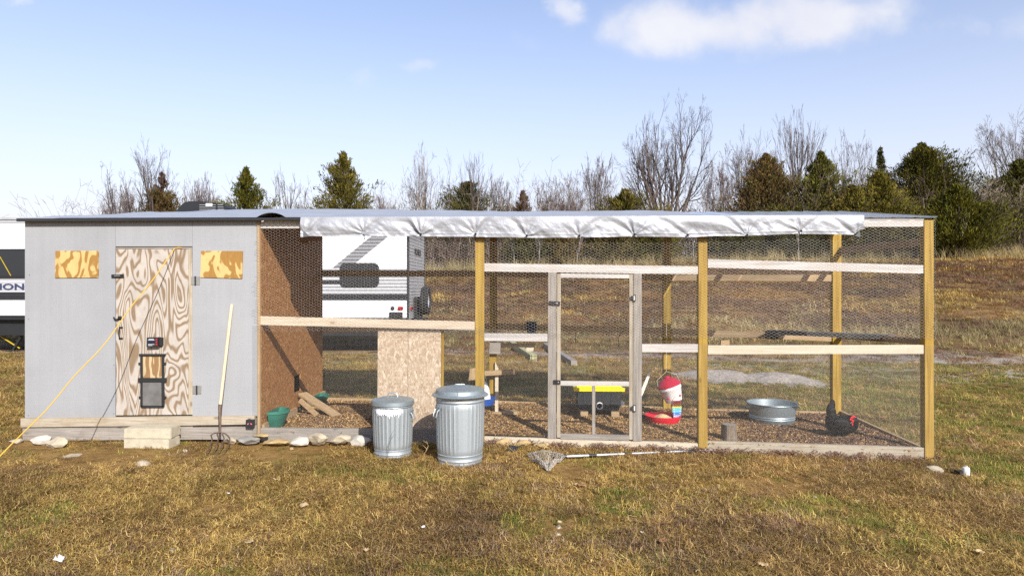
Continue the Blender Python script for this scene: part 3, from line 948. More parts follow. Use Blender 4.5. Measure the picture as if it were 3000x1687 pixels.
# ---- wire netting
def wire_mesh(name, segs, mat, rad, parent):
    """three-sided wires for an array of segments (n, 2, 3)"""
    segs = np.asarray(segs, float)
    a, b = segs[:, 0], segs[:, 1]
    d = b - a; L = np.linalg.norm(d, axis=1, keepdims=True); d = d / L
    ref = np.where(np.abs(d[:, 2:3]) > 0.9, np.array([[1.0, 0, 0]]), np.array([[0, 0, 1.0]]))
    s = np.cross(d, ref); s /= np.linalg.norm(s, axis=1, keepdims=True)
    u = np.cross(s, d)
    rad = np.broadcast_to(np.asarray(rad, float).reshape(-1, 1), (len(a), 1))
    ring = []
    for p in (a, b):
        for k in range(3):
            t = 2 * math.pi * k / 3 + 0.5
            ring.append(p + rad * (math.cos(t) * s + math.sin(t) * u))
    v = np.stack(ring, 1).reshape(-1, 3) - np.array(wloc(parent))
    base = (np.arange(len(a)) * 6)[:, None]
    f = np.concatenate([base + np.array([[k, (k + 1) % 3, 3 + (k + 1) % 3, 3 + k]]) for k in range(3)], 0)
    o = link_mesh(name, np_mesh(name, v, f, M_[mat]), parent)
    o['kind'] = 'stuff'
    return o

def hex_segs(w, h, seed, edge=0.0):
    """hexagonal netting in a w x h rectangle, (s, t) coordinates, horizontal twists"""
    A, B, H = 0.016, 0.0135, 0.0285
    pit = A + B
    r_ = np.random.default_rng(seed)
    out = []; rad = []
    nc = int(w / pit); nr = int(h / H)
    for i in range(nc + 1):
        cx = i * pit
        cy = (np.arange(nr + 1) + (0.5 if i % 2 else 0.0)) * H
        for (p, q, r) in (((-A / 2, H / 2), (A / 2, H / 2), 0.00115), ((A / 2, H / 2), (A / 2 + B, 0), 0.0007), ((A / 2 + B, 0), (A / 2, -H / 2), 0.0007)):
            out.append(np.stack([np.full_like(cy, cx + p[0]), cy + p[1], np.full_like(cy, cx + q[0]), cy + q[1]], 1))
            rad.append(np.full(len(cy), r))
    s = np.concatenate(out); rad = np.concatenate(rad)
    ok = (s[:, 1] <= h) & (s[:, 3] <= h) & (s[:, 0] >= 0) & (s[:, 2] >= 0) & (s[:, 1] >= 0) & (s[:, 3] >= 0)
    return s[ok], rad[ok]

def warp(x, z, seed, amt=0.006):
    return (x + (fbm(x, z, 2.3, seed) - 0.5) * amt * 2.5, z + (fbm(x, z, 1.9, seed + 5) - 0.5) * amt * 2.5, (fbm(x, z, 1.5, seed + 9) - 0.5) * 0.008)

# front: hexagonal netting above, welded cloth below
xa, xb2 = X(728), XR + 0.003
zlo, zhi = Zt(990, 1400), Zt(648, 1400)
s, rad = hex_segs(xb2 - xa, zhi - zlo, 1)
s[:, [0, 2]] += xa; s[:, [1, 3]] += zlo
# ragged end on the shed, lower edge falls to the right
cut = xa + 0.03 + 0.05 * vnoise(s[:, 1] * 0, s[:, 1], 9, 4) + 0.04 * vnoise(s[:, 1] * 0, s[:, 1], 40, 6)
low = np.interp(s[:, 0], [XS, X(1400), X(1420), XR], [Zt(962, 760), Zt(968, 1390), Zt(985, 1420), Zt(1022, 2700) + 0.02])
low = np.where(s[:, 0] < XS - 0.01, Zt(960, 745), low)
ok = (s[:, 0] > cut) & (np.minimum(s[:, 1], s[:, 3]) > low - 0.03)
s, rad = s[ok], rad[ok]
x0, z0, d0 = warp(s[:, 0], s[:, 1], 11); x1, z1, d1 = warp(s[:, 2], s[:, 3], 11)
wire_mesh('hexagonal_netting', np.stack([np.stack([x0, -0.0165 - np.abs(d0), z0], 1), np.stack([x1, -0.0165 - np.abs(d1), z1], 1)], 1), 'mesh_wire', rad, run)
def cloth(x0, x1, zb, zt, ymap, pitch=0.0127):
    """welded wire cloth; zb / zt functions of x"""
    seg = []
    xs = np.arange(x0, x1, pitch)
    for x in xs:
        seg.append((ymap(x, zb(x)), ymap(x, zt(x))))
    zmin = min(zb(x0), zb(x1)); zmax = max(zt(x0), zt(x1))
    n_ = 24
    cx = np.linspace(x0, x1, n_ + 1)
    for z in np.arange(zmin, zmax, pitch):
        for i in range(n_):
            xm = (cx[i] + cx[i + 1]) / 2
            if zb(xm) <= z <= zt(xm):
                seg.append((ymap(cx[i], z), ymap(cx[i + 1], z)))
    return np.array(seg)
zb_f = lambda x: float(np.interp(x, [XS, X(1400), X(2050), XR], [Zt(1285, 760), Zt(1285, 1400), Zt(1318, 2050), Zt(1350, 2730)]))
zt_f = lambda x: float(np.interp(x, [XS, X(1400), X(1420), X(2050), XR], [Zt(953, 760), Zt(958, 1390), Zt(960, 1420), Zt(1005, 2046), Zt(1012, 2730)]))
wire_mesh('welded_cloth', cloth(X(741), XR + 0.003, zb_f, zt_f, lambda x, z: (x, -0.0125, z)), 'cloth_wire', 0.00037, run)
# right side
s, rad = hex_segs(YB - 0.05, 1.32, 2)
sy = np.stack([np.stack([np.full(len(s), XR + 0.012), s[:, 0] + 0.02, s[:, 1] + 1.05], 1), np.stack([np.full(len(s), XR + 0.012), s[:, 2] + 0.02, s[:, 3] + 1.05], 1)], 1)
wire_mesh('hexagonal_netting', sy, 'mesh_wire', rad * 0.6, run)
wire_mesh('welded_cloth', cloth(0.0, YB, lambda y: -0.15, lambda y: 1.1, lambda y, z: (XR + 0.009, y, z)), 'cloth_wire', 0.00024, run)
# back
s, rad = hex_segs(XRB - XS - 0.1, 1.6, 3)
x0, z0, d0 = warp(s[:, 0] + XS + 0.06, s[:, 1] + 1.0, 31); x1, z1, d1 = warp(s[:, 2] + XS + 0.06, s[:, 3] + 1.0, 31)
wire_mesh('hexagonal_netting', np.stack([np.stack([x0, YK + 0.098 + np.abs(d0), z0], 1), np.stack([x1, YK + 0.098 + np.abs(d1), z1], 1)], 1), 'mesh_wire', rad * 0.6, run)
wire_mesh('welded_cloth', cloth(XS + 0.06, XRB, lambda x: -0.1, lambda x: 1.08, lambda x, z: (x, YK + 0.094, z)), 'cloth_wire', 0.00024, run)

# ================================================================== TARPAULIN
tx0, tx1, tv0 = XL - 0.035, X(2519), X(889)
tarp = thing('tarpaulin', 'silver grey tarpaulin over the roof with its front edge hanging down', 'tarpaulin', ((tx0 + tx1) / 2, 1.0, ZF))
nxs = 560; xs = np.linspace(tx0, tx1, nxs)
def arch(x):
    """lift of the loose front edge above the shed corner"""
    a_ = 0.048 * np.clip(1 - ((x - X(803)) / 0.15) ** 2, 0, 1) ** 0.8
    return a_
nys = 26
ysr = np.linspace(-0.082, YB + 0.13, nys)
TX, TY = np.meshgrid(xs, ysr)
TZ = ZF + (ZBK - ZF) * (TY + 0.06) / (YB + 0.16) + 0.026
TZ = TZ + (fbm(TX, TY, 0.9, 41) - 0.5) * 0.05 * sstep(0.05, 1.2, TY) + (fbm(TX, TY, 3.5, 47) - 0.5) * 0.018 * sstep(0.0, 0.5, TY) + 0.03 * sstep(0.3, 1.6, TY) * np.exp(-((TX - X(700)) / 1.3) ** 2)
TZ = TZ + arch(TX) * np.exp(-((TY + 0.082) / 0.35) ** 2)
i2 = np.arange(nxs * nys).reshape(nys, nxs)
Ft = np.stack([i2[:-1, :-1], i2[:-1, 1:], i2[1:, 1:], i2[1:, :-1]], -1).reshape(-1, 4)
# over the right bay the sheet only wraps the front edge of the roof
mx_ = TX.reshape(-1)[Ft].mean(1); my_ = TY.reshape(-1)[Ft].mean(1)
Ft = Ft[(mx_ < X(2060)) | (my_ < 0.22)]
tl = np.array(wloc(tarp))
o = link_mesh('top_sheet', np_mesh('top_sheet', np.stack([TX, TY, TZ], -1).reshape(-1, 3) - tl, Ft, M_['tarp_silver'], smooth=True), tarp)
# hanging edge with folds gathered at the eyelets
grom = [(896, 690), (1067, 685), (1233, 688), (1393, 687), (1543, 692), (1697, 692), (1859, 688), (2014, 690), (2188, 690), (2346, 678), (2511, 690)]
gxz = [(X(a, -0.09), Zt(b, a, -0.09)) for a, b in grom]
nxv, nzv = 900, 30
xv = np.linspace(tv0, tx1, nxv)
lowz = np.interp(xv, [X(a, -0.09) for a in (889, 905, 1067, 1240, 1393, 1545, 1700, 1860, 2014, 2100, 2190, 2330, 2440, 2500, 2521)],
                 [Zt(b, 1400, -0.09) for b in (694, 691, 691, 692, 694, 696.5, 697, 694, 696.5, 693, 693, 687, 689, 691, 675)])
tt = np.linspace(0, 1, nzv)
XV = np.repeat(xv[None], nzv, 0)
ztop = ZF + 0.026 - 0.003
ZV = ztop + (lowz[None] - ztop) * tt[:, None]
Yo = np.zeros_like(XV)
for k, (gx_, gz_) in enumerate(gxz):
    dx = XV - gx_; dz = ZV - gz_
    r_ = np.sqrt(dx * dx + dz * dz) + 0.008
    an = np.arctan2(dz, dx)
    rr_ = random.Random(k * 7 + 1)
    wv = sum(rr_.uniform(0.3, 1.0) * np.sin(an * fq + rr_.uniform(0, 6)) for fq in (3, 5, 8, 12))
    lop = 1 + 0.6 * np.sin(an + rr_.uniform(0, 6))
    Yo += 0.0085 * rr_.uniform(0.5, 1.4) * wv * lop * np.exp(-r_ / (0.13 + 0.12 * rr_.random())) * np.clip(r_ / 0.05, 0, 1)
    Yo += 0.012 * np.exp(-(r_ / 0.04) ** 2)
    # long sagging fold running up and sideways from the eyelet
    ang = rr_.uniform(0.5, 1.1) * rr_.choice((-1, 1)) + math.pi / 2
    ca_, sa_ = math.cos(ang), math.sin(ang)
    ln_, ac_ = dx * ca_ + dz * sa_, -dx * sa_ + dz * ca_
    Yo += 0.022 * np.exp(-(ac_ / 0.028) ** 2) * np.clip(ln_ / 0.05, 0, 1) * np.exp(-np.clip(ln_, 0, 9) / 0.3)
Yo += (fbm(XV, ZV * 1.6 + XV * 0.7, 4.2, 60, 4) - 0.5) * 0.05 * np.clip(tt * 2.2, 0, 1)[:, None]
Yo += (vnoise(XV * 1.0, ZV * 5, 3.0, 71) - 0.5) * 0.012
hem = np.where((tt > 0.80) & (tt < 0.84), -0.004, 0)[:, None]
YV = -0.088 - 0.008 * np.sin(np.clip(tt * 1.1, 0, 1) * math.pi)[:, None] + Yo * np.clip(tt * 4, 0.05, 1)[:, None] + hem
i3 = np.arange(nxv * nzv).reshape(nzv, nxv)
Fv = np.stack([i3[:-1, :-1], i3[1:, :-1], i3[1:, 1:], i3[:-1, 1:]], -1).reshape(-1, 4)
link_mesh('hanging_edge', np_mesh('hanging_edge', np.stack([XV, YV, ZV], -1).reshape(-1, 3) - tl, Fv, M_['tarp_silver'], smooth=True), tarp)
Mx = Matrix.Rotation(R(90), 3, 'X')
for k, (gx_, gz_) in enumerate(gxz):
    gm_ = MB().lathe([(0.006, -0.001), (0.013, -0.001), (0.0125, 0.004), (0.006, 0.004), (0.006, -0.001)], (gx_, -0.098, gz_ + 0.004), 14, M=Mx).build('eyelet', M_['black_iron' if 1 < k < 10 else 'alu'], tarp)
    MB().tube([(gx_, -0.1, gz_ + 0.002), (gx_ + 0.004, -0.106, gz_ - 0.02), (gx_ - 0.004, -0.06, gz_ - 0.045), (gx_ - 0.008, -0.022, gz_ - 0.06)], 0.0028, 6).build('tie', M_['black_iron'], gm_)
# folded corner flaps, dark underside showing
for (q) in ([(889, 676), (889, 694), (908, 692)], [(2519, 676), (2505, 692), (2521, 694)]):
    MB().slab(q, -0.112, 0.002).build('corner_flap', M_['tarp_under'], tarp)

# ================================================================== CARAVAN
rv_x0, rv_x1 = X(-170, RVY), X(1194, RVY)
RVW = 2.4
rv = thing('travel_trailer', 'white travel trailer with grey and black stripes parked behind the coop', 'travel trailer', ((rv_x0 + rv_x1) / 2, RVY + RVW / 2, G(-6, RVY + 1)))
rvl = wloc(rv)
nt, b, xx, zz = RV_NODES
xx = mth(nt, 'ADD', xx, rvl.x); zz = mth(nt, 'ADD', zz, rvl.z)
def band(lo, hi):
    return mth(nt, 'MULTIPLY', mth(nt, 'GREATER_THAN', zz, lo), mth(nt, 'LESS_THAN', zz, hi))
def left_of(x): return mth(nt, 'LESS_THAN', xx, x)
WHITE, GREY, BLK = (0.66, 0.67, 0.68), (0.36, 0.37, 0.385), (0.022, 0.023, 0.025)
PIT = 0.085
ph = mth(nt, 'FRACT', mth(nt, 'DIVIDE', mth(nt, 'SUBTRACT', zz, rz(862)), PIT))
stripes = ramp(nt, ph, [(0.0, (0.05, 0.052, 0.055)), (0.18, (0.30, 0.31, 0.32)), (0.5, (0.52, 0.53, 0.54)), (0.9, (0.36, 0.365, 0.38))])  # dark lines paint the shade of the grooves into the printed grey
c = WHITE
greym = band(rz(862), rz(785))
c = mixc(nt, greym, c, stripes)
c = mixc(nt, band(rz(880), rz(862)), c, BLK)
c = mixc(nt, mth(nt, 'MULTIPLY', band(rz(833), rz(821)), left_of(X(1000, RVY))), c, BLK)
# diagonal swoosh
z0_, z1_ = rz(786), rz(600)
sl = (X(1086, RVY) - X(972, RVY)) / (rz(693) - rz(786))
dg_ = mth(nt, 'SUBTRACT', xx, mth(nt, 'MULTIPLY', mth(nt, 'SUBTRACT', zz, z0_), sl))
dm = mth(nt, 'MULTIPLY', mth(nt, 'GREATER_THAN', dg_, X(972, RVY)), mth(nt, 'LESS_THAN', dg_, X(1023, RVY)))
dm = mth(nt, 'MULTIPLY', dm, mth(nt, 'GREATER_THAN', zz, z0_))
c = mixc(nt, dm, c, mixc(nt, 1.0, stripes, (0.55, 0.55, 0.56), 'MULTIPLY'))
# front part of the side: name band, black line, black belly stripe
xl = X(300, RVY)
lf = left_of(xl)
c = mixc(nt, mth(nt, 'MULTIPLY', lf, band(rz(858), rz(815))), c, (0.40, 0.41, 0.425))
c = mixc(nt, mth(nt, 'MULTIPLY', lf, band(rz(874), rz(856))), c, BLK)
c = mixc(nt, mth(nt, 'MULTIPLY', lf, band(rz(940), rz(925))), c, BLK)
c = mixc(nt, mth(nt, 'MULTIPLY', lf, band(rz(653), rz(630))), c, (0.33, 0.335, 0.345))
ln(nt, c, b.inputs['Base Color'])
# ribbed side sheet
zb0, zt0 = rz(931), rz(640)
def ribbed(x0, x1, plane, zb, zt, along='X', yy=RVY):
    zs = []
    z = zb
    while z < zt:
        for dz, dy in ((0, 0.010), (0.012, 0.010), (0.02, 0.0), (0.07, 0.0)):
            if z + dz < zt: zs.append((z + dz, dy))
        z += PIT
    zs.append((zt, 0))
    vs = []; fs = []
    for (z, dy) in zs:
        if along == 'X': vs += [(x0, yy + dy, z), (x1, yy + dy, z)]
        else: vs += [(plane - dy, x0, z), (plane - dy, x1, z)]
    for i in range(len(zs) - 1):
        fs.append((2 * i, 2 * i + 1, 2 * i + 3, 2 * i + 2))
    return MB().add(vs, fs)
ribbed(rv_x0, rv_x1, 0, zb0, zt0).build('side_wall', M_['rv_side'], rv)
re_ = ribbed(RVY + 0.03, RVY + RVW, rv_x1 + 0.04, zb0 + 0.12, zt0, 'Y').build('rear_wall', plain('rv_rear', (0.36, 0.365, 0.375), 0.4, var=0.06), rv)
MB().box(rv_x0, rv_x1 - 0.012, RVY + 0.03, RVY + RVW, zb0 + 0.02, zt0 - 0.02).build('body', M_['rv_grey'], rv)
MB().box(rv_x0 - 0.02, rv_x1 + 0.06, RVY - 0.02, RVY + RVW + 0.02, zt0, zt0 + 0.05).build('roof', M_['rv_grey'], rv)
MB().box(rv_x0, rv_x1 + 0.02, RVY - 0.012, RVY + 0.03, zb0 - 0.06, zb0 - 0.004).build('belly_trim', M_['rv_black'], rv)
MB().box(rv_x0, rv_x1 - 0.1, RVY + 0.15, RVY + RVW - 0.15, rz(985), zb0 + 0.01).build('underbelly', M_['rv_black'], rv)
MB().box(rv_x1 - 0.012, rv_x1 + 0.04, RVY - 0.014, RVY + 0.028, zb0 - 0.05, zt0).build('corner_trim', M_['rv_black'], rv)
MB().box(rv_x1 + 0.02, rv_x1 + 0.05, RVY + RVW - 0.02, RVY + RVW + 0.02, zb0 + 0.1, zt0).build('corner_trim', M_['rv_black'], rv)
def rrect(px0, py0, px1, py1, rad, Y, n_=6):
    a_ = P(px0, py1, Y); b_ = P(px1, py0, Y)
    pts = []
    for (cx, cz, s_) in ((b_.x - rad, b_.z - rad, 0), (a_.x + rad, b_.z - rad, 90), (a_.x + rad, a_.z + rad, 180), (b_.x - rad, a_.z + rad, 270)):
        for i in range(n_ + 1):
            t_ = R(s_ + 90 * i / n_)
            pts.append((cx + rad * math.cos(t_), Y, cz + rad * math.sin(t_)))
    return pts[::-1]
w_ = MB().prism(rrect(995, 771, 1110, 841, 0.13, RVY - 0.03), (0, 0.035, 0)).build('window', M_['rv_black'], rv)
MB().prism(rrect(999, 775, 1050, 837, 0.1, RVY - 0.034), (0, 0.0035, 0)).build('pane', M_['dark_glass'], w_)
MB().prism(rrect(1053.5, 775, 1106, 837, 0.1, RVY - 0.034), (0, 0.0035, 0)).build('pane', M_['dark_glass'], w_)
w2 = MB().prism(rrect(-120, 729, 150, 815, 0.06, RVY - 0.03), (0, 0.035, 0)).build('window', M_['rv_black'], rv)
MB().prism(rrect(-112, 734, 142, 808, 0.05, RVY - 0.034), (0, 0.0035, 0)).build('pane', M_['dark_glass'], w2)
MB().beam(P(0, 752, RVY - 0.04), P(32, 808, RVY - 0.04), 0.01, 0.02, up=(0, -1, 0)).build('cord', M_['strap_yellow'], rv)
vt = MB().lathe([(0.0001, 0.02), (0.045, 0.018), (0.05, 0)], P(1150, 903, RVY - 0.003), 16, M=Mx).build('vent_cap', M_['rv_black'], rv)
MB().prism(rrect(1165, 898, 1181, 908, 0.035, RVY - 0.03), (0, 0.032, 0)).build('marker_light', M_['rv_red'], rv)
MB().prism(rrect(1140, 914, 1179, 936, 0.03, RVY - 0.025), (0, 0.027, 0)).build('service_hatch', M_['rv_black'], rv)
MB().slab([(1143, 887), (1153, 887), (1153, 885), (1143, 885)], RVY - 0.003, 0.004).build('small_decal', M_['rv_grey'], rv)
# lettering on the side and on the rear
a_ = P(-24, 848, RVY - 0.012)
tp = text_part('lettering', 'PIONEER', M_['rv_navy'], 0.235, rv, Matrix.Translation(a_) @ Matrix.Rotation(R(90), 4, 'X') @ Matrix.Diagonal((1.55, 0.9, 1, 1)), bold=0.006)
ypt = RVY + 0.75
tp2 = text_part('lettering', 'PIONEER', M_['rv_black'], 0.33, rv, Matrix.Translation((rv_x1 + 0.05, ypt, rz(742))) @ Matrix.Rotation(R(90), 4, 'Z') @ Matrix.Rotation(R(90), 4, 'X') @ Matrix.Diagonal((0.75, 0.75, 1, 1)), bold=0.004)
# rear: bumper, tail light, licence bracket, spare wheel, ladder jack
bz = rz(930)
MB().box(rv_x1 + 0.05, rv_x1 + 0.16, RVY + 0.1, RVY + RVW - 0.1, bz - 0.22, bz - 0.1).build('bumper', M_['rv_black'], rv)
MB().box(rv_x1 + 0.03, rv_x1 + 0.07, RVY + 0.15, RVY + 0.4, rz(908), rz(899)).build('tail_light', M_['rv_red'], rv)
MB().box(rv_x1 + 0.028, rv_x1 + 0.05, RVY + 0.02, RVY + RVW - 0.05, zb0 - 0.03, zb0 + 0.13).build('rear_skirt', M_['rv_grey'], rv)
sy = RVY + 0.62
sc_ = Vector((rv_x1 + 0.36, sy, rz(882)))
Mt = Matrix.Rotation(R(90), 3, 'Y')
tire = MB().lathe([(0.20, -0.08), (0.27, -0.1), (0.345, -0.095), (0.365, -0.07), (0.36, -0.045), (0.37, -0.03), (0.362, -0.01), (0.372, 0.0), (0.362, 0.01), (0.37, 0.03), (0.36, 0.045), (0.365, 0.07), (0.345, 0.095), (0.27, 0.1), (0.20, 0.08), (0.20, -0.08)], sc_, 36, M=Mt).build('spare_wheel', M_['rubber'], rv, smooth=True)
MB().lathe([(0.0001, 0.02), (0.06, 0.03), (0.12, 0.0), (0.2, 0.06), (0.205, -0.06), (0.12, -0.03), (0.0001, -0.03)], sc_, 28, M=Mt).build('rim', M_['alu'], tire, smooth=True)
MB().box(rv_x1 + 0.07, rv_x1 + 0.27, sy - 0.08, sy + 0.08, bz - 0.2, rz(870)).build('wheel_carrier', M_['rv_black'], rv)
# road wheels and stabilisers
for px in (560, 690):
    wx = X(px, RVY)
    t_ = MB().lathe([(0.17, -0.1), (0.3, -0.1), (0.33, -0.06), (0.33, 0.06), (0.3, 0.1), (0.17, 0.1), (0.17, -0.1)], (wx, RVY + 0.14, rvl.z + 0.33), 28, M=Mx).build('road_wheel', M_['rubber'], rv, smooth=True)
    MB().lathe([(0.0001, 0.06), (0.16, 0.05), (0.17, -0.05), (0.0001, -0.04)], (wx, RVY + 0.14, rvl.z + 0.33), 20, M=Mx).build('rim', M_['alu'], t_, smooth=True)
js = P(64, 985, RVY + 0.3); je = P(38, 1046, RVY + 0.3); je.z = rvl.z + 0.02
j = MB().beam(js, je, 0.05, 0.07, up=(0, 1, 0)).build('stabiliser_leg', M_['rv_black'], rv)
MB().box(je.x - 0.12, je.x + 0.12, je.y - 0.1, je.y + 0.1, je.z - 0.02, je.z + 0.01).build('foot_plate', M_['rv_black'], j)
MB().beam(P(2, 985, RVY + 0.35), P(58, 1020, RVY + 0.35), 0.02, 0.03, up=(0, 1, 0)).build('strap', M_['strap_yellow'], rv)
# roof air conditioner
ay = RVY + 1.3
A0, A1 = P(528, 618, ay), P(683, 618, ay)
zt1 = P(600, 594, ay).z
pr = [(0.0, 0), (0.02, 0.35), (0.10, 0.72), (0.2, 0.95), (0.3, 1.0), (0.52, 0.99), (0.75, 0.93), (0.93, 0.82), (0.985, 0.66), (1.0, 0)]
zb1 = zt0 + 0.052
ac = MB().prism([(A0.x + (A1.x - A0.x) * t_, ay - 0.33, zb1 + (zt1 - zb1) * h_) for t_, h_ in pr], (0, 0.66, 0)).build('air_conditioner', M_['rv_black'], rv)
for i in range(7):
    z = zb1 + (zt1 - zb1) * (0.1 + 0.115 * i)
    for (f0, f1) in ((0.48, 0.78), (0.82, 0.975 - 0.01 * i)):
        MB().box(A0.x + (A1.x - A0.x) * f0, A0.x + (A1.x - A0.x) * f1, ay - 0.345, ay - 0.331, z, z + 0.012).build('grille_slat', M_['rv_grey'], ac)
MB().box(A0.x + (A1.x - A0.x) * 0.6, A0.x + (A1.x - A0.x) * 0.72, ay - 0.35, ay - 0.346, zb1 + (zt1 - zb1) * 0.74, zb1 + (zt1 - zb1) * 0.88).build('badge', M_['white_plastic'], ac)

# ================================================================== THINGS IN FRONT
def gp_(px, py):
    """ground point under a pixel (a few fixed-point steps on the terrain)"""
    u, v_ = uv_dir(px, py)
    k = 6.0
    for _ in range(60):
        z = G(u * k, k - D)
        k = k * 0.5 + 0.5 * (z - ZC) / v_
    return Vector((u * k, k - D, G(u * k, k - D)))

# ---- dustbins
def dustbin(name, label, base, rt, rb, h, lid_r, nr, lidkind, rz_=0.0):
    t = thing(name, label, 'trash can', base, 'galvanised trash cans in front of the run', rz_)
    NA = nr * 8
    def rib(r, z, a):
        zf = sstep(0.16 * h, 0.2 * h, z) * (1 - sstep(0.84 * h, 0.88 * h, z))
        w_ = max(0.0, math.cos(a * nr)) ** 1.5
        flat = 1.0 - 0.85 * float(sstep(0.90, 0.97, abs(math.cos((a - 0.6) * 1.5)))) if lidkind == 'big' else 1.0
        return r + 0.006 * w_ * float(zf) * flat
    prof = [(rb - 0.004, 0.0), (rb, 0.012), (rb + 0.003, 0.02), (rb, 0.03), (rb + 0.001, 0.07 * h), (rb + 0.005, 0.08 * h), (rb + 0.001, 0.09 * h), (rb + 0.001, 0.14 * h), (rb + 0.006, 0.15 * h), (rb + 0.001, 0.16 * h)]
    for i in range(12):
        q = 0.17 + 0.70 * i / 11
        prof.append((rb + (rt - rb) * q, q * h))
    prof += [(rt - 0.006, 0.89 * h), (rt + 0.004, 0.915 * h), (rt - 0.003, 0.935 * h), (rt, 0.96 * h), (rt + 0.006, 0.985 * h), (rt, h), (rt - 0.004, 0.99 * h), (rt - 0.005, 0.9 * h)]
    mb_ = MB(); mb_.lathe(prof, (0, 0, 0), NA, rfun=rib)
    mb_.f.pop()
    mb_.mi.pop()
    mb_.build('body', M_['galvanised'], t, local=True, smooth=True)
    if lidkind == 'small':
        lp = [(lid_r, h - 0.036), (lid_r + 0.005, h - 0.032), (lid_r + 0.004, h + 0.004), (lid_r - 0.008, h + 0.012), (lid_r * 0.93, h + 0.012), (lid_r * 0.6, h + 0.03), (lid_r * 0.25, h + 0.038), (0.0001, h + 0.04)]
    else:
        lp = [(lid_r, h - 0.012), (lid_r + 0.004, h - 0.006), (lid_r - 0.012, h + 0.006), (lid_r - 0.032, h + 0.012), (lid_r - 0.038, h + 0.045), (lid_r - 0.05, h + 0.052), (lid_r * 0.75, h + 0.057), (lid_r * 0.35, h + 0.075), (0.0001, h + 0.08)]
    lid = MB().lathe(lp, (0, 0, 0), 64).build('lid', M_['galvanised_lid'], t, local=True, smooth=True)
    top = lp[-1][1]
    if lidkind == 'small':
        MB().tube([(-0.05, 0.01, top - 0.006), (-0.045, 0.005, top + 0.022), (-0.02, 0, top + 0.034), (0.02, -0.005, top + 0.03), (0.045, -0.01, top + 0.018), (0.05, -0.012, top - 0.006)], 0.007, 8).build('lid_handle', M_['galvanised'], lid, local=True, smooth=True)
    else:
        MB().tube([(-0.05, 0.1, top - 0.012), (-0.04, 0.1, top - 0.004), (0.04, 0.1, top - 0.004), (0.05, 0.1, top - 0.012)], 0.005, 8).build('lid_handle', M_['galvanised'], lid, local=True, smooth=True)
        MB().box(-0.03, -0.024, -lid_r + 0.026, -lid_r + 0.036, h + 0.008, h + 0.047).build('lid_seam', M_['galvanised'], lid, local=True)
    for sg in ((1,) if lidkind == 'small' else (-1,)):
        an = R(-12) if sg > 0 else R(180 + 24)
        ca, sa = math.cos(an), math.sin(an)
        def q(rr, tt, zz_): return (rr * ca - tt * sa, rr * sa + tt * ca, zz_)
        hr = rt + 0.004
        hb = MB().tube([q(hr, -0.035, 0.80 * h), q(hr + 0.012, -0.035, 0.79 * h), q(hr + 0.03, -0.032, 0.70 * h), q(hr + 0.03, 0.032, 0.70 * h), q(hr + 0.012, 0.035, 0.79 * h), q(hr, 0.035, 0.80 * h)], 0.0045, 8).build('bail_handle', M_['galvanised'], t, local=True, smooth=True)
        pts = [q(hr - 0.004, -0.05, 0.78 * h), q(hr - 0.004, 0.05, 0.78 * h), q(hr - 0.004, 0.05, 0.83 * h), q(hr - 0.004, -0.05, 0.83 * h)]
        MB().prism(pts, (0.006 * ca, 0.006 * sa, 0)).build('handle_plate', M_['galvanised_lid'], hb, local=True)
    return t
c1 = gp_(1151, 1334)
can1 = dustbin('trash_can', 'smaller galvanised trash can with torn white label below its lid', c1, 0.197, 0.178, 0.545, 0.205, 30, 'small')
# torn paper label on the small can
rr_ = random.Random(5)
lab = MB(); nA = 46; vs = []; fs = []
for i in range(nA + 1):
    a_ = R(-90 - 42 + 82 * i / nA)
    top = 0.492 - rr_.uniform(0, 0.006) - (0.012 if i < 3 or i > nA - 3 else 0)
    lowv = 0.432 + 0.012 * math.sin(i * 1.9) + rr_.uniform(-0.008, 0.008) + (0.028 * (1 - min(i, nA - i) / 5) if min(i, nA - i) < 5 else 0) - (0.03 if i in (24, 25, 39) else 0)
    for z in (lowv, top):
        r_ = 0.2035 if z > 0.45 else 0.2045
        vs.append((r_ * math.cos(a_), r_ * math.sin(a_), z))
    if i: fs.append((2 * i - 2, 2 * i, 2 * i + 1, 2 * i - 1))
lab.add(vs, fs).build('torn_label', M_['paper'], can1, local=True)
c2 = gp_(1348, 1353)
dustbin('trash_can', 'larger galvanised trash can with plain wide-brimmed lid in front of gold post', c2, 0.232, 0.212, 0.655, 0.268, 34, 'big', R(8))

# ---- pitchfork leaning on the wall
pf = thing('pitchfork', 'four tined pitchfork with pale wooden handle leaning on the grey wall', 'pitchfork', gp_(640, 1330))
pt_ = P(679, 891, -0.02); pm_ = P(644, 1196, -0.20); pn = P(645, 1266, -0.24)
MB().tube([pt_, pt_ + (pm_ - pt_) * 0.02, pt_ + (pm_ - pt_) * 0.5, pm_], [0.012, 0.0165, 0.017, 0.0165], 10).build('handle', M_['handle_wood'], pf, smooth=True)
MB().tube([pm_ + (pt_ - pm_) * 0.04 + Vector((0, -0.001, 0)), pm_, P(644.5, 1235, -0.222), pn], [0.019, 0.018, 0.014, 0.011], 10).build('ferrule', M_['rust_steel'], pf, smooth=True)
for k, (tx, ty, ex, ey) in enumerate([(618, 1270, 591, 1347), (636, 1268, 612, 1343), (652, 1268, 630, 1340), (668, 1272, 650, 1336)]):
    tip = gp_(ex, ey) + Vector((0, 0, 0.004))
    sh = P(tx, ty + 4, -0.25)
    mid = sh.lerp(tip, 0.5) + Vector((0.028, 0.03, 0.02))
    MB().tube([pn, pn.lerp(sh, 0.6) + Vector((0, 0, 0.01)), sh, sh.lerp(mid, 0.5) + Vector((0.01, 0.008, 0.004)), mid, mid.lerp(tip, 0.55) + Vector((0.008, 0.004, 0.004)), tip], [0.008, 0.0075, 0.007, 0.0065, 0.006, 0.005, 0.003], 8).build('tine', M_['rust_steel'], pf, smooth=True)

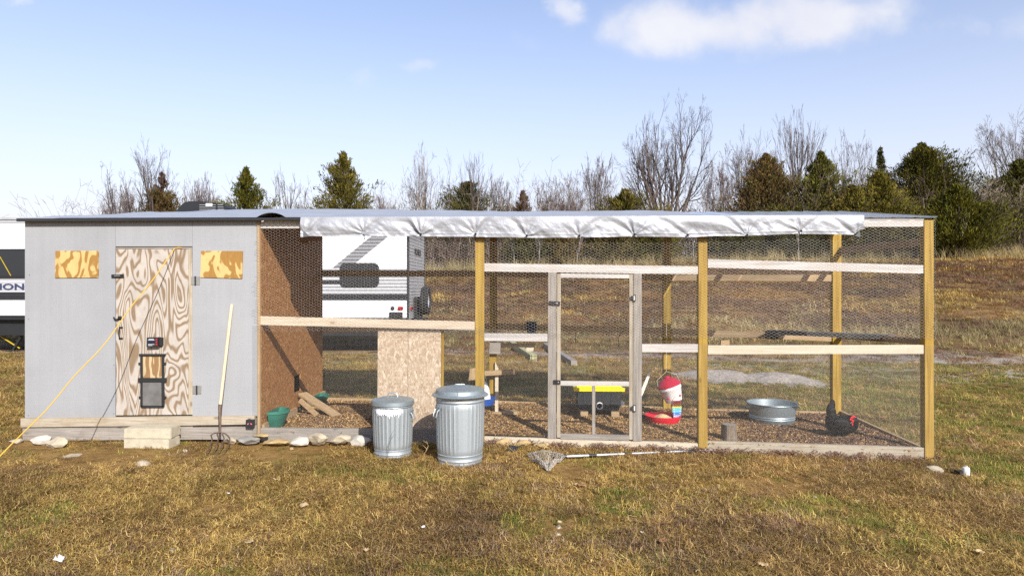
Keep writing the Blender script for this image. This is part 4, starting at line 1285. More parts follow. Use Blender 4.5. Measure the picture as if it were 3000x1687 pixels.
# ---- concrete step blocks
def block(label, px0, px1, pyb, Y0, zb, h, dep, rot):
    x0, x1 = X(px0, Y0), X(px1, Y0)
    cx = (x0 + x1) / 2; w_ = x1 - x0
    t = thing('concrete_block', label, 'concrete block', (cx, Y0 + dep / 2, zb), 'concrete blocks used as a door step', R(rot))
    import bmesh
    bm = bmesh.new(); bmesh.ops.create_cube(bm, size=1)
    for v_ in bm.verts: v_.co = Vector((v_.co.x * w_, v_.co.y * dep, (v_.co.z + 0.5) * h))
    bmesh.ops.bevel(bm, geom=bm.edges[:], offset=0.006, segments=2, affect='EDGES')
    bmesh.ops.subdivide_edges(bm, edges=[e for e in bm.edges if e.calc_length() > 0.05], cuts=5, use_grid_fill=True)
    for v_ in bm.verts:
        v_.co += Vector(mnoise.noise_vector(v_.co * 22 + Vector((px0, 0, 0)))) * 0.0035
    me = bpy.data.meshes.new('face_shell'); bm.to_mesh(me); bm.free(); me.materials.append(M_['concrete'])
    me.polygons.foreach_set('use_smooth', [True] * len(me.polygons)); me.set_sharp_from_angle(angle=R(40))
    link_mesh('block_body', me, t)
    return t
bz0 = G(X(430), -0.2) - 0.01
block('lower pale concrete block of the two stacked below the shed door', 361, 497, 1312, -0.30, bz0, 0.105, 0.21, -3)
block('upper pale concrete block of the two stacked below the shed door', 363, 499, 1286, -0.285, bz0 + 0.106, 0.108, 0.205, 1.5)

# ---- rocks
def rock(name, mat, label, px0, px1, py0, py1, Y, seed, flat=0.8, dep=None, zoff=0.006, group='stones along the foot of the coop', cut=5, sharp=0.22, onfloor=False, rotz=0):
    w_ = (X(px1, Y) - X(px0, Y)) / 2
    z0_ = Zt(py1, px0, Y); h_ = (Zt(py0, px0, Y) - z0_) / 2
    cx = X((px0 + px1) / 2, Y)
    zc_ = max(z0_, G(cx, Y) - 0.02) if not onfloor else z0_
    d_ = dep if dep else max(0.05, min(w_, h_ * 1.5))
    import bmesh
    bm = bmesh.new(); bmesh.ops.create_icosphere(bm, subdivisions=2, radius=1)
    rr = random.Random(seed * 13 + 5)
    planes = [(Vector((rr.uniform(-1, 1), rr.uniform(-1, 1), rr.uniform(-0.6, 1))).normalized(), rr.uniform(0.5, 0.8)) for _ in range(cut * 2)]
    for v_ in bm.verts:
        for (n_, d0_) in planes:
            dd = v_.co.dot(n_) - d0_
            if dd > 0: v_.co -= n_ * dd
        v_.co += Vector(mnoise.noise_vector(v_.co * 2.3 + Vector((seed, 0, 0)))) * 0.09
        v_.co += Vector(mnoise.noise_vector(v_.co * 5 + Vector((seed, 3, 0)))) * 0.06
    mx = [max(abs(v_.co[i]) for v_ in bm.verts) for i in range(3)]
    for v_ in bm.verts:
        v_.co = Vector((v_.co.x / mx[0] * w_, v_.co.y / mx[1] * d_, v_.co.z / mx[2] * h_ + h_))
    me = bpy.data.meshes.new(name); bm.to_mesh(me); bm.free(); me.materials.append(M_[mat])
    me.polygons.foreach_set('use_smooth', [False] * len(me.polygons))
    o_ = link_mesh(name, me, None, (cx, Y, zc_ + zoff))
    return tag(o_, label, 'rock', group)
rock('rock', 'white_stone', 'white angular rock tilted against the sill at the left corner of the shed', 86, 151, 1270, 1309, -0.18, 1, dep=0.07)
rock('rock', 'limestone', 'tan flat-topped rock just right of the white rock at the shed corner', 133, 203, 1288, 1323, -0.28, 2, dep=0.09)
rock('rock', 'limestone', 'dull tan rock at the outer left corner, crossed by the yellow cord', 24, 62, 1285, 1306, -0.12, 3, dep=0.07)
rock('flat_stone', 'limestone', 'flat pale stone half buried in bare soil below the tan rock', 177, 254, 1345, 1360, -0.62, 4, dep=0.16, zoff=-0.02)
rock('flat_stone', 'sandstone', 'thin tan flagstone lying on the pile right of the black predator light', 739, 788, 1270, 1280, -0.10, 5, dep=0.07, zoff=0.0, onfloor=True)
rock('rock', 'grey_stone', 'dark grey broken rock under the thin flagstone', 698, 772, 1278, 1301, -0.12, 6, dep=0.08)
rock('rock', 'limestone', 'low buff rock beside the pitchfork tines', 655, 700, 1280, 1302, -0.1, 7, dep=0.06)
rock('flat_stone', 'sandstone', 'long yellowish flagstone lying second from the grey broken rock', 769, 856, 1285, 1304, -0.14, 8, dep=0.09)
rock('rock', 'white_stone', 'whitish rock with layered edge left of the tall square rock', 851, 908, 1279, 1309, -0.16, 9, dep=0.08)
rock('rock', 'limestone', 'tall square pale rock standing highest in the row', 904, 961, 1261, 1306, -0.15, 10, dep=0.09, cut=7)
rock('rock', 'limestone', 'sloping buff rock right of the tall square rock', 961, 1029, 1268, 1301, -0.13, 11, dep=0.08)
rock('rock', 'white_stone', 'white and grey pointed rock next to the smaller trash can', 1026, 1086, 1276, 1309, -0.16, 12, dep=0.08)
rock('rock', 'sandstone', 'tan stone seen in the gap between the two trash cans', 1207, 1238, 1293, 1310, -0.06, 13, dep=0.05)
rock('flat_stone', 'sandstone', 'upright tan slab leaning on the base board right of the large can', 1452, 1502, 1286, 1314, -0.06, 14, dep=0.03)
rock('flat_stone', 'sandstone', 'middle tan slab of the three by the large can, above the black strap', 1505, 1557, 1290, 1312, -0.08, 15, dep=0.04)
rock('flat_stone', 'sandstone', 'right tan slab of the three by the large can, nearest the net', 1565, 1618, 1297, 1315, -0.12, 16, dep=0.06)
rock('pebble', 'sandstone', 'small yellow pebble above the net hoop', 1628, 1642, 1325, 1335, -0.22, 17, dep=0.03, group='stones in the grass')
rock('pebble', 'sandstone', 'small tan stone standing in front of whitish layered rock', 849, 861, 1311, 1323, -0.33, 18, dep=0.02, group='stones in the grass')
rock('pebble', 'limestone', 'pale pebble near the lower end of the pitchfork shadow', 534, 552, 1331, 1342, -0.42, 19, dep=0.03, group='stones in the grass')
for k, (px, py, w_, lab_) in enumerate([
        (2390, 1366, 16, 'reddish stone lying in the grass below the right base board'),
        (2735, 1379, 24, 'flat pale stone between the last post and the fallen lamp'),
        (1522, 1429, 12, 'rounded grey stone in the grass below the large can'),
        (2385, 1456, 11, 'left one of two pale pebbles on the bare ochre patch'),
        (2516, 1466, 9, 'small pale pebble right of the bare ochre patch'),
        (2785, 1534, 15, 'flat grey stone in the grass near the right edge'),
        (890, 1491, 16, 'tan wedge of stone in the grass below the small can'),
        (1632, 1564, 14, 'squarish cream stone in the grass below the net'),
        (1636, 1544, 11, 'thin cream stone just above the squarish cream one'),
        (505, 1614, 14, 'dull tan stone low in the left foreground'),
        (2395, 1475, 8, 'right one of two pale pebbles on the bare ochre patch'),
        (2640, 1408, 9, 'tiny buff pebble below the right base board corner'),
        (420, 1360, 22, 'thin pale chip of stone lying below the concrete blocks')]):
    g0 = gp_(px, py)
    rock('stone' if w_ > 10 else 'pebble', ['sandstone', 'limestone', 'grey_stone', 'limestone', 'limestone', 'grey_stone', 'limestone', 'limestone', 'limestone', 'limestone', 'sandstone', 'limestone', 'limestone'][k], lab_, px - w_, px + w_, py - w_ * 0.75, py + w_ * 0.35, g0.y, 40 + k, dep=w_ * 0.0032, group='stones in the grass', zoff=-0.008)

# ---- yellow extension cord from the door to the yard
A_ = P(512, 727, -0.005)
E_ = P(0, 1337, 5.5 - D)
pts = [P(535, 727, 0.012), P(523, 725.5, -0.002)]
for i in range(0, 40):
    t_ = i / 33
    p_ = A_.lerp(E_, t_)
    p_.z -= 0.10 * math.sin(math.pi * min(t_, 1)) - 0.006 * math.sin(t_ * 23)
    p_.x += 0.01 * math.sin(t_ * 17)
    p_.z = max(p_.z, G(p_.x, p_.y) + 0.02)
    pts.append(p_)
cordo = MB().tube(pts, 0.005, 8)
single('extension_cord', cordo, M_['yellow_cord'], 'yellow extension cord running from the door top down to the left', 'cord', smooth='all')

# ---- predator light on the sill
nl = thing('predator_light', 'small black box light with two slanted pink eyes on the sill corner', 'light', P(731, 1252, -0.03))
MB().prism(rrect(720, 1229, 743, 1252, 0.008, -0.062), (0, 0.033, 0)).build('case', M_['black_plastic'], nl)
for sgn, ex in ((-1, 726.5), (1, 735.5)):
    MB().slab([(ex - 3, 1241 - sgn * 1.6), (ex, 1243.2), (ex + 3.2, 1241.4 + sgn * 1.5), (ex + 0.6 * sgn, 1239.6)], -0.0645, 0.003).build('eye', M_['pink_led'], nl)
MB().tube([P(727, 1229, -0.045), P(728, 1226, -0.045), P(733, 1226, -0.045), P(734, 1229, -0.045)], 0.003, 6).build('hanging_loop', M_['black_plastic'], nl)
MB().tube([P(720, 1243.5, -0.04), P(690, 1244, -0.034), P(640, 1245, -0.033), P(565, 1246, -0.033)], 0.004, 6).build('cable', M_['black_plastic'], nl)

# ---- landing net on the ground
net = thing('landing_net', 'landing net with banded silver pole lying on the grass below the gate', 'fishing net', gp_(1600, 1350))
h0 = gp_(2093, 1326) + Vector((0, 0, 0.03)); h1 = gp_(1655, 1347) + Vector((0, 0, 0.035))
MB().tube([h0.lerp(h1, 0.0), h1], 0.0125, 10).build('pole', M_['alu'], net, smooth=True)
for t_ in (0.14, 0.335, 0.57, 0.80):
    MB().tube([h0.lerp(h1, t_), h0.lerp(h1, t_ + 0.05)], 0.0145, 10).build('pole_band', M_['black_plastic'], net, smooth=True)
MB().tube([h0.lerp(h1, -0.005), h0.lerp(h1, 0.07)], 0.017, 12).build('grip', M_['white_plastic'], net, smooth=True)
MB().tube([h0.lerp(h1, -0.028), h0.lerp(h1, -0.005)], [0.012, 0.016], 10).build('end_cap', M_['black_plastic'], net, smooth=True)
MB().tube([h1.lerp(h0, 0.01), h1.lerp(h0, -0.03)], 0.018, 8).build('yoke', M_['black_plastic'], net, smooth=True)
up = Vector((0, 0, 0.02))
ha, hb_, hc_ = h1, gp_(1545, 1344) + up * 2.2, gp_(1575, 1336) + up * 2
hoop = [h1, gp_(1630, 1337) + up * 2, gp_(1590, 1334) + up * 2.4, gp_(1557, 1339) + up * 2, hb_, gp_(1560, 1356) + up, gp_(1600, 1362) + up, gp_(1640, 1358) + up, h1]
hp = []
for i in range(len(hoop) - 1):
    for k in range(6):
        hp.append(hoop[i].lerp(hoop[i + 1], k / 6))
hp.append(hoop[-1])
MB().tube(hp, 0.004, 6).build('hoop', M_['alu'], net, smooth=True)
bag_c = gp_(1607, 1384) + Vector((0, 0, 0.01))
segs = []
nb_, nl_ = 44, 14
rows = []
for i in range(nb_):
    pth = hp[int(i / nb_ * (len(hp) - 1))]
    col_ = []
    for k in range(nl_ + 1):
        t_ = k / nl_
        q_ = pth.lerp(bag_c, t_ * 0.92)
        q_.z = G(q_.x, q_.y) + 0.012 + (pth.z - G(pth.x, pth.y)) * (1 - t_) + 0.05 * math.sin(math.pi * t_) * (0.5 + 0.5 * math.sin(i * 0.7))
        q_ += Vector((random.uniform(-1, 1), random.uniform(-1, 1), random.uniform(-0.6, 1))) * 0.007
        col_.append(q_)
    rows.append(col_)
for i in range(nb_):
    for k in range(nl_):
        j_ = (i + 1) % nb_
        a__, b__ = (rows[i][k], rows[j_][k + 1]) if (i + k) % 2 else (rows[j_][k], rows[i][k + 1])
        segs.append((tuple(a__), tuple(b__)))
        segs.append((tuple(rows[i][k]), tuple(rows[i][k + 1])))
wire_mesh('net_bag', np.array(segs), 'net_cord', 0.0016, net)

# ---- black strap and scraps near the net
sp_ = thing('plastic_strap', 'bent black plastic strap lying by the tan slabs', 'strap', gp_(1520, 1320))
MB().tube([gp_(1486, 1326) + up, gp_(1500, 1318) + up, gp_(1530, 1314) + up * 1.6, gp_(1563, 1305) + up * 2.5], [0.006, 0.009, 0.009, 0.007], 6).build('strip', M_['black_plastic'], sp_)
MB().prism([gp_(1484, 1326) + up, gp_(1512, 1329) + up, gp_(1517, 1318) + up * 1.4, gp_(1492, 1314) + up * 1.4], (0, 0.004, 0.012)).build('torn_end', M_['black_plastic'], sp_)

# ---- fallen solar lamp at the right
sl_ = thing('solar_lamp', 'white solar stake lamp fallen over at the right of the run', 'lamp', gp_(2830, 1397))
b0 = gp_(2830, 1396)
MB().lathe([(0.0001, 0.0), (0.027, 0.004), (0.031, 0.02), (0.032, 0.075), (0.029, 0.088), (0.018, 0.094), (0.0001, 0.095)], b0 + Vector((0, 0, 0.0)), 20).build('shade', M_['white_plastic'], sl_, smooth=True)
MB().lathe([(0.016, 0.094), (0.016, 0.105), (0.0001, 0.106)], b0, 16).build('top_cap', plain('lamp_cap', (0.5, 0.38, 0.30), 0.5), sl_, smooth=True)
e0 = b0 + Vector((-0.03, 0.0, 0.035)); e1 = gp_(2800, 1384) + Vector((0, 0, 0.02)); e2 = gp_(2766, 1376) + Vector((0, 0, 0.012))
MB().tube([e0, e0.lerp(e1, 0.4), e0.lerp(e1, 0.45), e1, e2], [0.024, 0.022, 0.012, 0.010, 0.004], 10).build('stake', M_['black_plastic'], sl_, smooth=True)

# ---- leaves and paper scraps
def leaf(name, mat, label, px, py, size, seed, cat='leaf', group='dead leaves in the grass', curl=0.5):
    rr = random.Random(seed)
    g0 = gp_(px, py) + Vector((0, 0, 0.035))
    n_ = 7; vs = []; fs = []
    ang = rr.uniform(0, 6.28)
    for i in range(n_ + 1):
        t_ = i / n_
        w_ = size * 0.36 * math.sin(math.pi * min(1, 0.06 + t_ * 0.94)) ** 0.7 * (1 + 0.3 * math.sin(i * 2.4 + seed))
        for s_ in (-1, 0, 1):
            x_ = (t_ - 0.5) * size; y_ = s_ * w_
            z_ = curl * size * (0.35 * abs(s_) + 0.6 * (t_ - 0.5) ** 2) + rr.uniform(-0.003, 0.003)
            vs.append((x_ * math.cos(ang) - y_ * math.sin(ang), x_ * math.sin(ang) + y_ * math.cos(ang), z_))
    for i in range(n_):
        for s_ in (0, 1):
            fs.append((3 * i + s_, 3 * i + s_ + 1, 3 * i + s_ + 4, 3 * i + s_ + 3))
    o_ = MB().add([Vector(v_) + g0 for v_ in vs], fs).build(name, M_[mat], loc=g0, smooth='all')
    md = o_.modifiers.new('thickness', 'SOLIDIFY'); md.thickness = 0.0015
    return tag(o_, label, cat, group)
leaf('dead_leaf', 'leaf_brown', 'curled orange brown leaf above the straw clump in the foreground', 1942, 1602, 0.07, 1)
leaf('dead_leaf', 'leaf_brown', 'folded brown leaf in the grass below the net bag', 1703, 1436, 0.075, 2)
leaf('dead_leaf', 'leaf_tan', 'pale tan leaf left of the folded brown leaf', 1688, 1432, 0.05, 3)
leaf('dead_leaf', 'leaf_tan', 'large tan leaf scrap in the grass under the small trash can', 890, 1497, 0.085, 4)
leaf('dead_leaf', 'leaf_tan', 'tan leaf near the middle of the lower lawn', 730, 1606, 0.055, 5)
leaf('dead_leaf', 'leaf_tan', 'yellow leaf in the grass below the large trash can', 1073, 1629, 0.045, 6)
leaf('dead_leaf', 'leaf_tan', 'straw coloured leaf lying right of centre in the foreground', 1640, 1545, 0.045, 7)
leaf('dead_leaf', 'leaf_tan', 'thin pale leaf lying far right of the foreground', 2870, 1635, 0.07, 8)
leaf('dead_leaf', 'leaf_brown', 'brown leaf beside the foot of the last post', 2756, 1350, 0.08, 9)
leaf('dead_leaf', 'leaf_brown', 'brown leaf under the base board left of the last post', 2680, 1355, 0.07, 10)
leaf('dead_leaf', 'leaf_tan', 'cream leaf above the straw clump at the bottom', 2235, 1673, 0.06, 11)
leaf('dead_leaf', 'leaf_tan', 'buff leaf at the left of the lawn below the cord', 808, 1417, 0.05, 12)
leaf('paper_scrap', 'paper', 'crumpled white paper scrap in the lower left corner', 175, 1663, 0.075, 20, 'paper', 'white scraps in the grass', 0.9)
leaf('paper_scrap', 'paper', 'small white scrap in the grass below the large trash can', 1240, 1561, 0.032, 21, 'paper', 'white scraps in the grass', 0.9)
leaf('paper_scrap', 'paper', 'tiny white scrap in the lawn below the small rocks', 669, 1459, 0.022, 22, 'paper', 'white scraps in the grass', 0.9)
leaf('paper_scrap', 'paper', 'tiny white scrap right of centre at the bottom', 1880, 1575, 0.022, 23, 'paper', 'white scraps in the grass', 0.9)

# ================================================================== THINGS IN THE RUN
def fp(px, py):
    """point of the run floor under a pixel"""
    u, v_ = uv_dir(px, py)
    k = 8.0
    for _ in range(50):
        k = k * 0.5 + 0.5 * (fz(u * k) - ZC) / v_
    return Vector((u * k, k - D, fz(u * k)))

# chipboard sheets standing behind the front netting
MB_ = MB().slab([(1105, 1276), (1193.8, 1277), (1195, 965), (1107, 963)], 0.07, 0.012)
single('chipboard_sheet', MB_, M_['osb_pale'], 'left pale chipboard sheet standing inside the netting behind the small can', 'board', 'chipboard sheets inside the netting')
MB_ = MB().slab([(1195, 1277), (1290, 1278), (1292, 967), (1196, 965)], 0.068, 0.012)
single('chipboard_sheet', MB_, M_['osb_pale'], 'right pale chipboard sheet standing inside the netting between the cans', 'board', 'chipboard sheets inside the netting')
single('stake', MB().slab([(1291, 1276), (1298, 1276), (1300, 966), (1293, 966)], 0.09, 0.03), M_['gold_wood_Z'], 'thin wooden stake along the right edge of the pale chipboard', 'stake')
# ramp to the pop hole
ph = Vector((XW + 0.06, (hy0 + hy1) / 2, hz0 - 0.02))
r1 = fp(992, 1222)
rp = thing('hen_ramp', 'plank ramp of two boards leading to the pop hole in the chipboard wall', 'ramp', r1)
e_ = fp(988, 1221) + Vector((0, 0, 0.012))
MB().beam(ph, e_, 0.14, 0.02).build('board', M_['tan_wood_X'], rp)
e2 = fp(930, 1219) + Vector((0, 0, 0.01))
MB().beam(ph + Vector((0.02, -0.14, -0.06)), e2, 0.035, 0.05).build('board', M_['tan_wood_X'], rp)

# green half-bowl feeders hooked on the skirting
def half_bowl(label, y, zt, r, h):
    t = thing('feed_trough', label, 'feed trough', (XW + 0.034, y, zt - h), 'green feed troughs on the shed wall')
    prof = [(r * 0.55, 0.0), (r * 0.66, 0.02), (r * 0.97, h - 0.035), (r * 1.03, h - 0.03), (r * 1.03, h), (r * 0.95, h), (r * 0.62, 0.03), (0.0001, 0.025)]
    n_ = 20; vs = []; fs = []
    for (rr, z) in prof:
        for k in range(n_ + 1):
            a_ = -math.pi / 2 + math.pi * k / n_
            vs.append((rr * math.cos(a_), rr * math.sin(a_), z))
    for i in range(len(prof) - 1):
        for k in range(n_):
            fs.append((i * (n_ + 1) + k, i * (n_ + 1) + k + 1, (i + 1) * (n_ + 1) + k + 1, (i + 1) * (n_ + 1) + k))
    MB().add(vs, fs).build('bowl', M_['green_plastic'], t, local=True, smooth=True)
    MB().prism([(0, -r * 0.58, 0.0), (0, r * 0.58, 0.0), (0, r * 1.03, h), (0, -r * 1.03, h)], (0.006, 0, 0)).build('back_plate', M_['green_plastic'], t, local=True)
    return t
half_bowl('nearer green feed trough on the shed wall beside the ramp', 0.28, Zt(1199, 815, 0.28) + 0.0, 0.17, 0.2)
half_bowl('farther dark green feed trough at the back of the shed wall', 1.75, Zt(1156, 925, 1.75), 0.17, 0.15)

# roost stand
b0 = fp(1475, 1214)
rs = thing('roost_stand', 'rough wooden perch stand inside the run behind the large trash can', 'perch', b0)
Yr = b0.y
def rpt(name, q, Y, th, mat): MB().slab(q, Y, th).build(name, M_[mat], rs)
rpt('foot_board', [(1440, 1216), (1516, 1214), (1515, 1206), (1441, 1208)], Yr - 0.05, 0.12, 'tan_wood_X')
rpt('upright', [(1450, 1208), (1459.5, 1208), (1460, 1080), (1450, 1060)], Yr, 0.04, 'cream_wood_Z')
rpt('upright', [(1434, 1180), (1450, 1180), (1452, 1035), (1435, 1035)], Yr + 0.05, 0.04, 'gold_wood_Z')
rpt('perch', [(1396, 1102), (1507, 1096), (1507, 1082), (1396, 1088)], Yr - 0.05, 0.045, 'tan_wood_X')
rpt('end_board', [(1373, 1114), (1393, 1112), (1395, 1078), (1377, 1079)], Yr - 0.12, 0.03, 'tan_wood_Z')
rpt('cap_block', [(1433, 1036), (1466, 1036), (1468, 1004), (1435, 1004)], Yr - 0.02, 0.09, 'grey_wood_X')
rpt('top_shelf', [(1434, 1017), (1566, 1017), (1568, 1008), (1434, 1006)], Yr + 0.03, 0.12, 'tan_wood_X')
rpt('shelf_bracket', [(1542, 1029), (1562, 1029), (1564, 1018), (1542, 1018)], Yr + 0.02, 0.04, 'cream_wood_X')

# hanging waterer
Yw = Yr - 0.30
wc = P(1412, 1170, Yw)
wt = thing('poultry_waterer', 'white jug waterer with blue drinking tray hung by the gold post', 'waterer', wc)
k_ = (Yw + D) / 2000
prof = [(26 * k_, 0.0), (25.5 * k_, 8 * k_), (22 * k_, 30 * k_), (16 * k_, 46 * k_), (9 * k_, 54 * k_), (8 * k_, 60 * k_), (0.0001, 60 * k_)]
MB().lathe(prof, wc, 24).build('jug', M_['white_plastic'], wt, smooth=True)
MB().tube([wc + Vector((-14 * k_, 0, 50 * k_)), wc + Vector((-9 * k_, 0, 72 * k_)), wc + Vector((0, 0, 86 * k_)), wc + Vector((9 * k_, 0, 72 * k_)), wc + Vector((14 * k_, 0, 50 * k_))], 0.003, 6).build('handle', M_['hinge_steel'], wt)
MB().lathe([(26 * k_, -17 * k_), (34 * k_, -14 * k_), (41 * k_, 4 * k_), (42 * k_, 6 * k_), (39 * k_, 6 * k_), (33 * k_, -11 * k_), (0.0001, -12 * k_)], wc, 28).build('drinking_tray', M_['blue_plastic'], wt, smooth=True)
MB().tube([wc + Vector((0, 0, 86 * k_)), wc + Vector((0, 0.1, 2.3 - wc.z))], 0.0015, 5).build('hanging_wire', M_['hinge_steel'], wt)

# navy pail hooked on the back rail
pb = thing('small_pail', 'dark blue pail hooked on the low back rail left of the gate', 'pail', P(1557, 988, YK - 0.08))
pc = P(1557, 988, YK - 0.08); k_ = (YK + D) / 2000
MB().lathe([(11.5 * k_, 0), (13 * k_, 20 * k_), (14.5 * k_, 44 * k_), (15.2 * k_, 45 * k_), (13.5 * k_, 45 * k_), (11 * k_, 3 * k_), (0.0001, 3 * k_)], pc, 20).build('bucket', M_['navy_plastic'], pb, smooth=True)
MB().tube([pc + Vector((-13 * k_, 0, 44 * k_)), pc + Vector((-6 * k_, 0.05, 52 * k_)), pc + Vector((6 * k_, 0.05, 52 * k_)), pc + Vector((13 * k_, 0, 44 * k_))], 0.003, 6).build('bail', M_['hinge_steel'], pb)

# tote dust bath on blocks
t0 = fp(1755, 1219)
Yt = t0.y - 0.02
tt_ = thing('storage_tote', 'black plastic tote with bright yellow lid behind the gate', 'storage box', P(1755, 1201, Yt))
k_ = (Yt + D) / 2000
o0 = P(1755, 1200, Yt)
bw, bt_, bd, bh = 59 * k_, 66 * k_, 0.40, 58 * k_
def frus(mb, z0, z1, w0, w1, d0, d1):
    q0 = [(-w0, 0, z0), (w0, 0, z0), (w0, d0, z0), (-w0, d0, z0)]
    e = (d1 - d0) / 2
    q1 = [(-w1, -e, z1), (w1, -e, z1), (w1, d0 + e, z1), (-w1, d0 + e, z1)]
    mb.add([Vector(p_) + o0 for p_ in q0 + q1], [(3, 2, 1, 0), (4, 5, 6, 7), (0, 1, 5, 4), (1, 2, 6, 5), (2, 3, 7, 6), (3, 0, 4, 7)])
    return mb
frus(MB(), 0, bh, bw, bt_, bd, bd + 0.05).build('tub', M_['tote_plastic'], tt_)
for fx in (-0.62, -0.2, 0.22, 0.64):
    MB().prism([o0 + Vector((bw * fx - 0.025, -0.006, 0.01)), o0 + Vector((bw * fx + 0.025, -0.006, 0.01)), o0 + Vector((bt_ * fx + 0.028, -0.032, bh - 0.02)), o0 + Vector((bt_ * fx - 0.028, -0.032, bh - 0.02))], (0, 0.006, 0)).build('rib', M_['tote_plastic'], tt_)
ld = frus(MB(), bh - 0.012, bh + 0.03, 73 * k_, 74 * k_, bd + 0.09, bd + 0.1)
for i in range(len(ld.v)): ld.v[i] = (ld.v[i][0], ld.v[i][1] - 0.05, ld.v[i][2])
lid_ = ld.build('lid', M_['yellow_plastic'], tt_)
l2 = frus(MB(), bh + 0.0305, bh + 0.055, 68 * k_, 62 * k_, bd, bd - 0.06); l2.build('lid_panel', M_['yellow_plastic'], lid_)
pc = P(1756.5, 1188, Yt - 0.014)
MB().lathe([(0.033, -0.004), (0.044, -0.004), (0.044, 0.012), (0.033, 0.012), (0.033, -0.004)], pc, 24, M=Mx).build('port_ring', M_['white_plastic'], tt_, smooth=True)
MB().prism([P(1818, 1192, Yt + 0.1), P(1826, 1186, Yt + 0.1), P(1831, 1178, Yt + 0.1), P(1819, 1174, Yt + 0.1)], (0, 0.06, 0)).build('side_spout', M_['white_plastic'], tt_)
for (a0, a1, lb) in ((1700, 1722, 'left wooden block propping up the yellow lidded tote'), (1790, 1813, 'right wooden block propping up the yellow lidded tote')):
    mbk = MB().box(X(a0, Yt), X(a1, Yt), Yt - 0.05, Yt + 0.3, fz(X(a0, Yt)) - 0.003, P(a0, 1201, Yt).z - 0.001)
    single('wood_block', mbk, M_['tan_wood_Y'], lb, 'wood block', 'wood blocks under the tote')

# white rope swing by the right jamb
rw = thing('rope_toy', 'white knotted rope strands hanging beside the right gate jamb', 'rope', P(1876, 1168, 0.35))
for k in range(6):
    sx = (k - 2.5) * 1.7
    MB().tube([P(1903 + sx * 0.2, 1089, 0.5), P(1900 + sx * 0.7, 1100, 0.48), P(1890 + sx, 1126, 0.44), P(1880 + sx * 1.1, 1150, 0.4), P(1874 + sx * 0.3, 1168, 0.36)], [0.004, 0.0035, 0.003, 0.003, 0.0035], 6).build('strand', M_['white_rope'], rw)
MB().tube([P(1903, 1094, 0.5), P(1903.5, 1087, 0.5)], 0.009, 8).build('knot', M_['white_rope'], rw)
MB().tube([P(1903.5, 1087, 0.5), P(1880, 1031, 0.06)], 0.0012, 5).build('hanging_cord', M_['white_rope'], rw)

# hanging red and white feeder, tilted
Yf = 1.35; k_ = (Yf + D) / 2000
fc = P(1967, 1150, Yf)
Mf = Matrix.Rotation(R(-17), 3, 'Y')
fd = thing('hanging_feeder', 'tilted white bucket feeder with dark red dome lid, hung by the back post', 'feeder', fc)
def hexr(r, z, a):
    c_ = math.cos(((a + math.pi / 8) % (math.pi / 4)) - math.pi / 8)
    return r * (0.45 + 0.55 * math.cos(math.pi / 8) / c_)
MB().lathe([(24 * k_, -25 * k_), (33 * k_, 12 * k_), (34 * k_, 13 * k_), (34 * k_, 17 * k_), (33.4 * k_, 17 * k_), (33.5 * k_, 20 * k_), (34 * k_, 20 * k_), (34 * k_, 23 * k_)], fc, 32, M=Mf, rfun=hexr).build('bucket', M_['white_plastic'], fd, smooth=True)
lidf = MB().lathe([(35 * k_, 21 * k_), (35 * k_, 25 * k_), (32 * k_, 28 * k_), (22 * k_, 39 * k_), (10 * k_, 45 * k_), (9 * k_, 45 * k_), (9 * k_, 50 * k_), (0.0001, 51 * k_)], fc, 28, M=Mf).build('dome_lid', M_['dark_red_plastic'], fd, smooth=True)
for (px, py) in ((1958.5, 1168), (1992, 1158)):
    MB().lathe([(0.0001, 0.016), (0.012, 0.012), (0.014, 0.0)], P(px, py, Yf - 0.115 + (0.03 if px > 1980 else 0)), 10, M=Mx).build('drinker_nipple', M_['dark_red_plastic'], fd, smooth=True)
top_ = fc + Mf @ Vector((0, 0, 50 * k_))
MB().tube([fc + Mf @ Vector((-33 * k_, 0, 20 * k_)), fc + Mf @ Vector((-30 * k_, 0, 46 * k_)), top_ + Vector((0, 0, 0.06)), fc + Mf @ Vector((30 * k_, 0, 46 * k_)), fc + Mf @ Vector((33 * k_, 0, 20 * k_))], 0.002, 6).build('bail', M_['white_rope'], fd)
MB().tube([top_ + Vector((0, 0, 0.06)), Vector((top_.x, Yf, zroof(Yf) - 0.02))], 0.0015, 5).build('hanging_cord', M_['white_rope'], fd)
# xylophone toy
xy = thing('toy_xylophone', 'rainbow barred toy xylophone hanging below the white feeder', 'toy', P(1983, 1236, Yf - 0.25))
Yx = Yf - 0.25
cols = ['pink', 'orange', 'yellow', 'teal', 'sky', 'blue', 'lilac', 'rose']
for i, cn in enumerate(cols):
    y_ = 1177 + i * 6.9; hw_ = 15.5 - i * 0.75; cx = 1982.5 + i * 0.25
    bo = MB().slab([(cx - hw_, y_ + 3.7), (cx + hw_, y_ + 2), (cx + hw_, y_ - 4.3), (cx - hw_, y_ - 2.6)], Yx, 0.006).build('bar', M_['xylo_' + cn], xy)
    for s_ in (-0.7, 0.7):
        MB().lathe([(0.0001, 0.006), (0.006, 0.004), (0.007, 0)], P(cx + hw_ * s_, y_ + (0.8 if s_ < 0 else -0.9), Yx - 0.0005), 8, M=Mx).build('pin', M_['white_plastic'], bo)
for s_ in (-1, 1):
    MB().tube([P(1982 + s_ * 11, 1170, Yx + 0.01), P(1983.5 + s_ * 7, 1236, Yx + 0.01)], 0.003, 6).build('cord', M_['white_rope'], xy)
MB().tube([P(1982, 1170, Yx + 0.01), P(1976, 1150, Yf)], 0.0018, 6).build('hanging_cord', M_['white_rope'], xy)

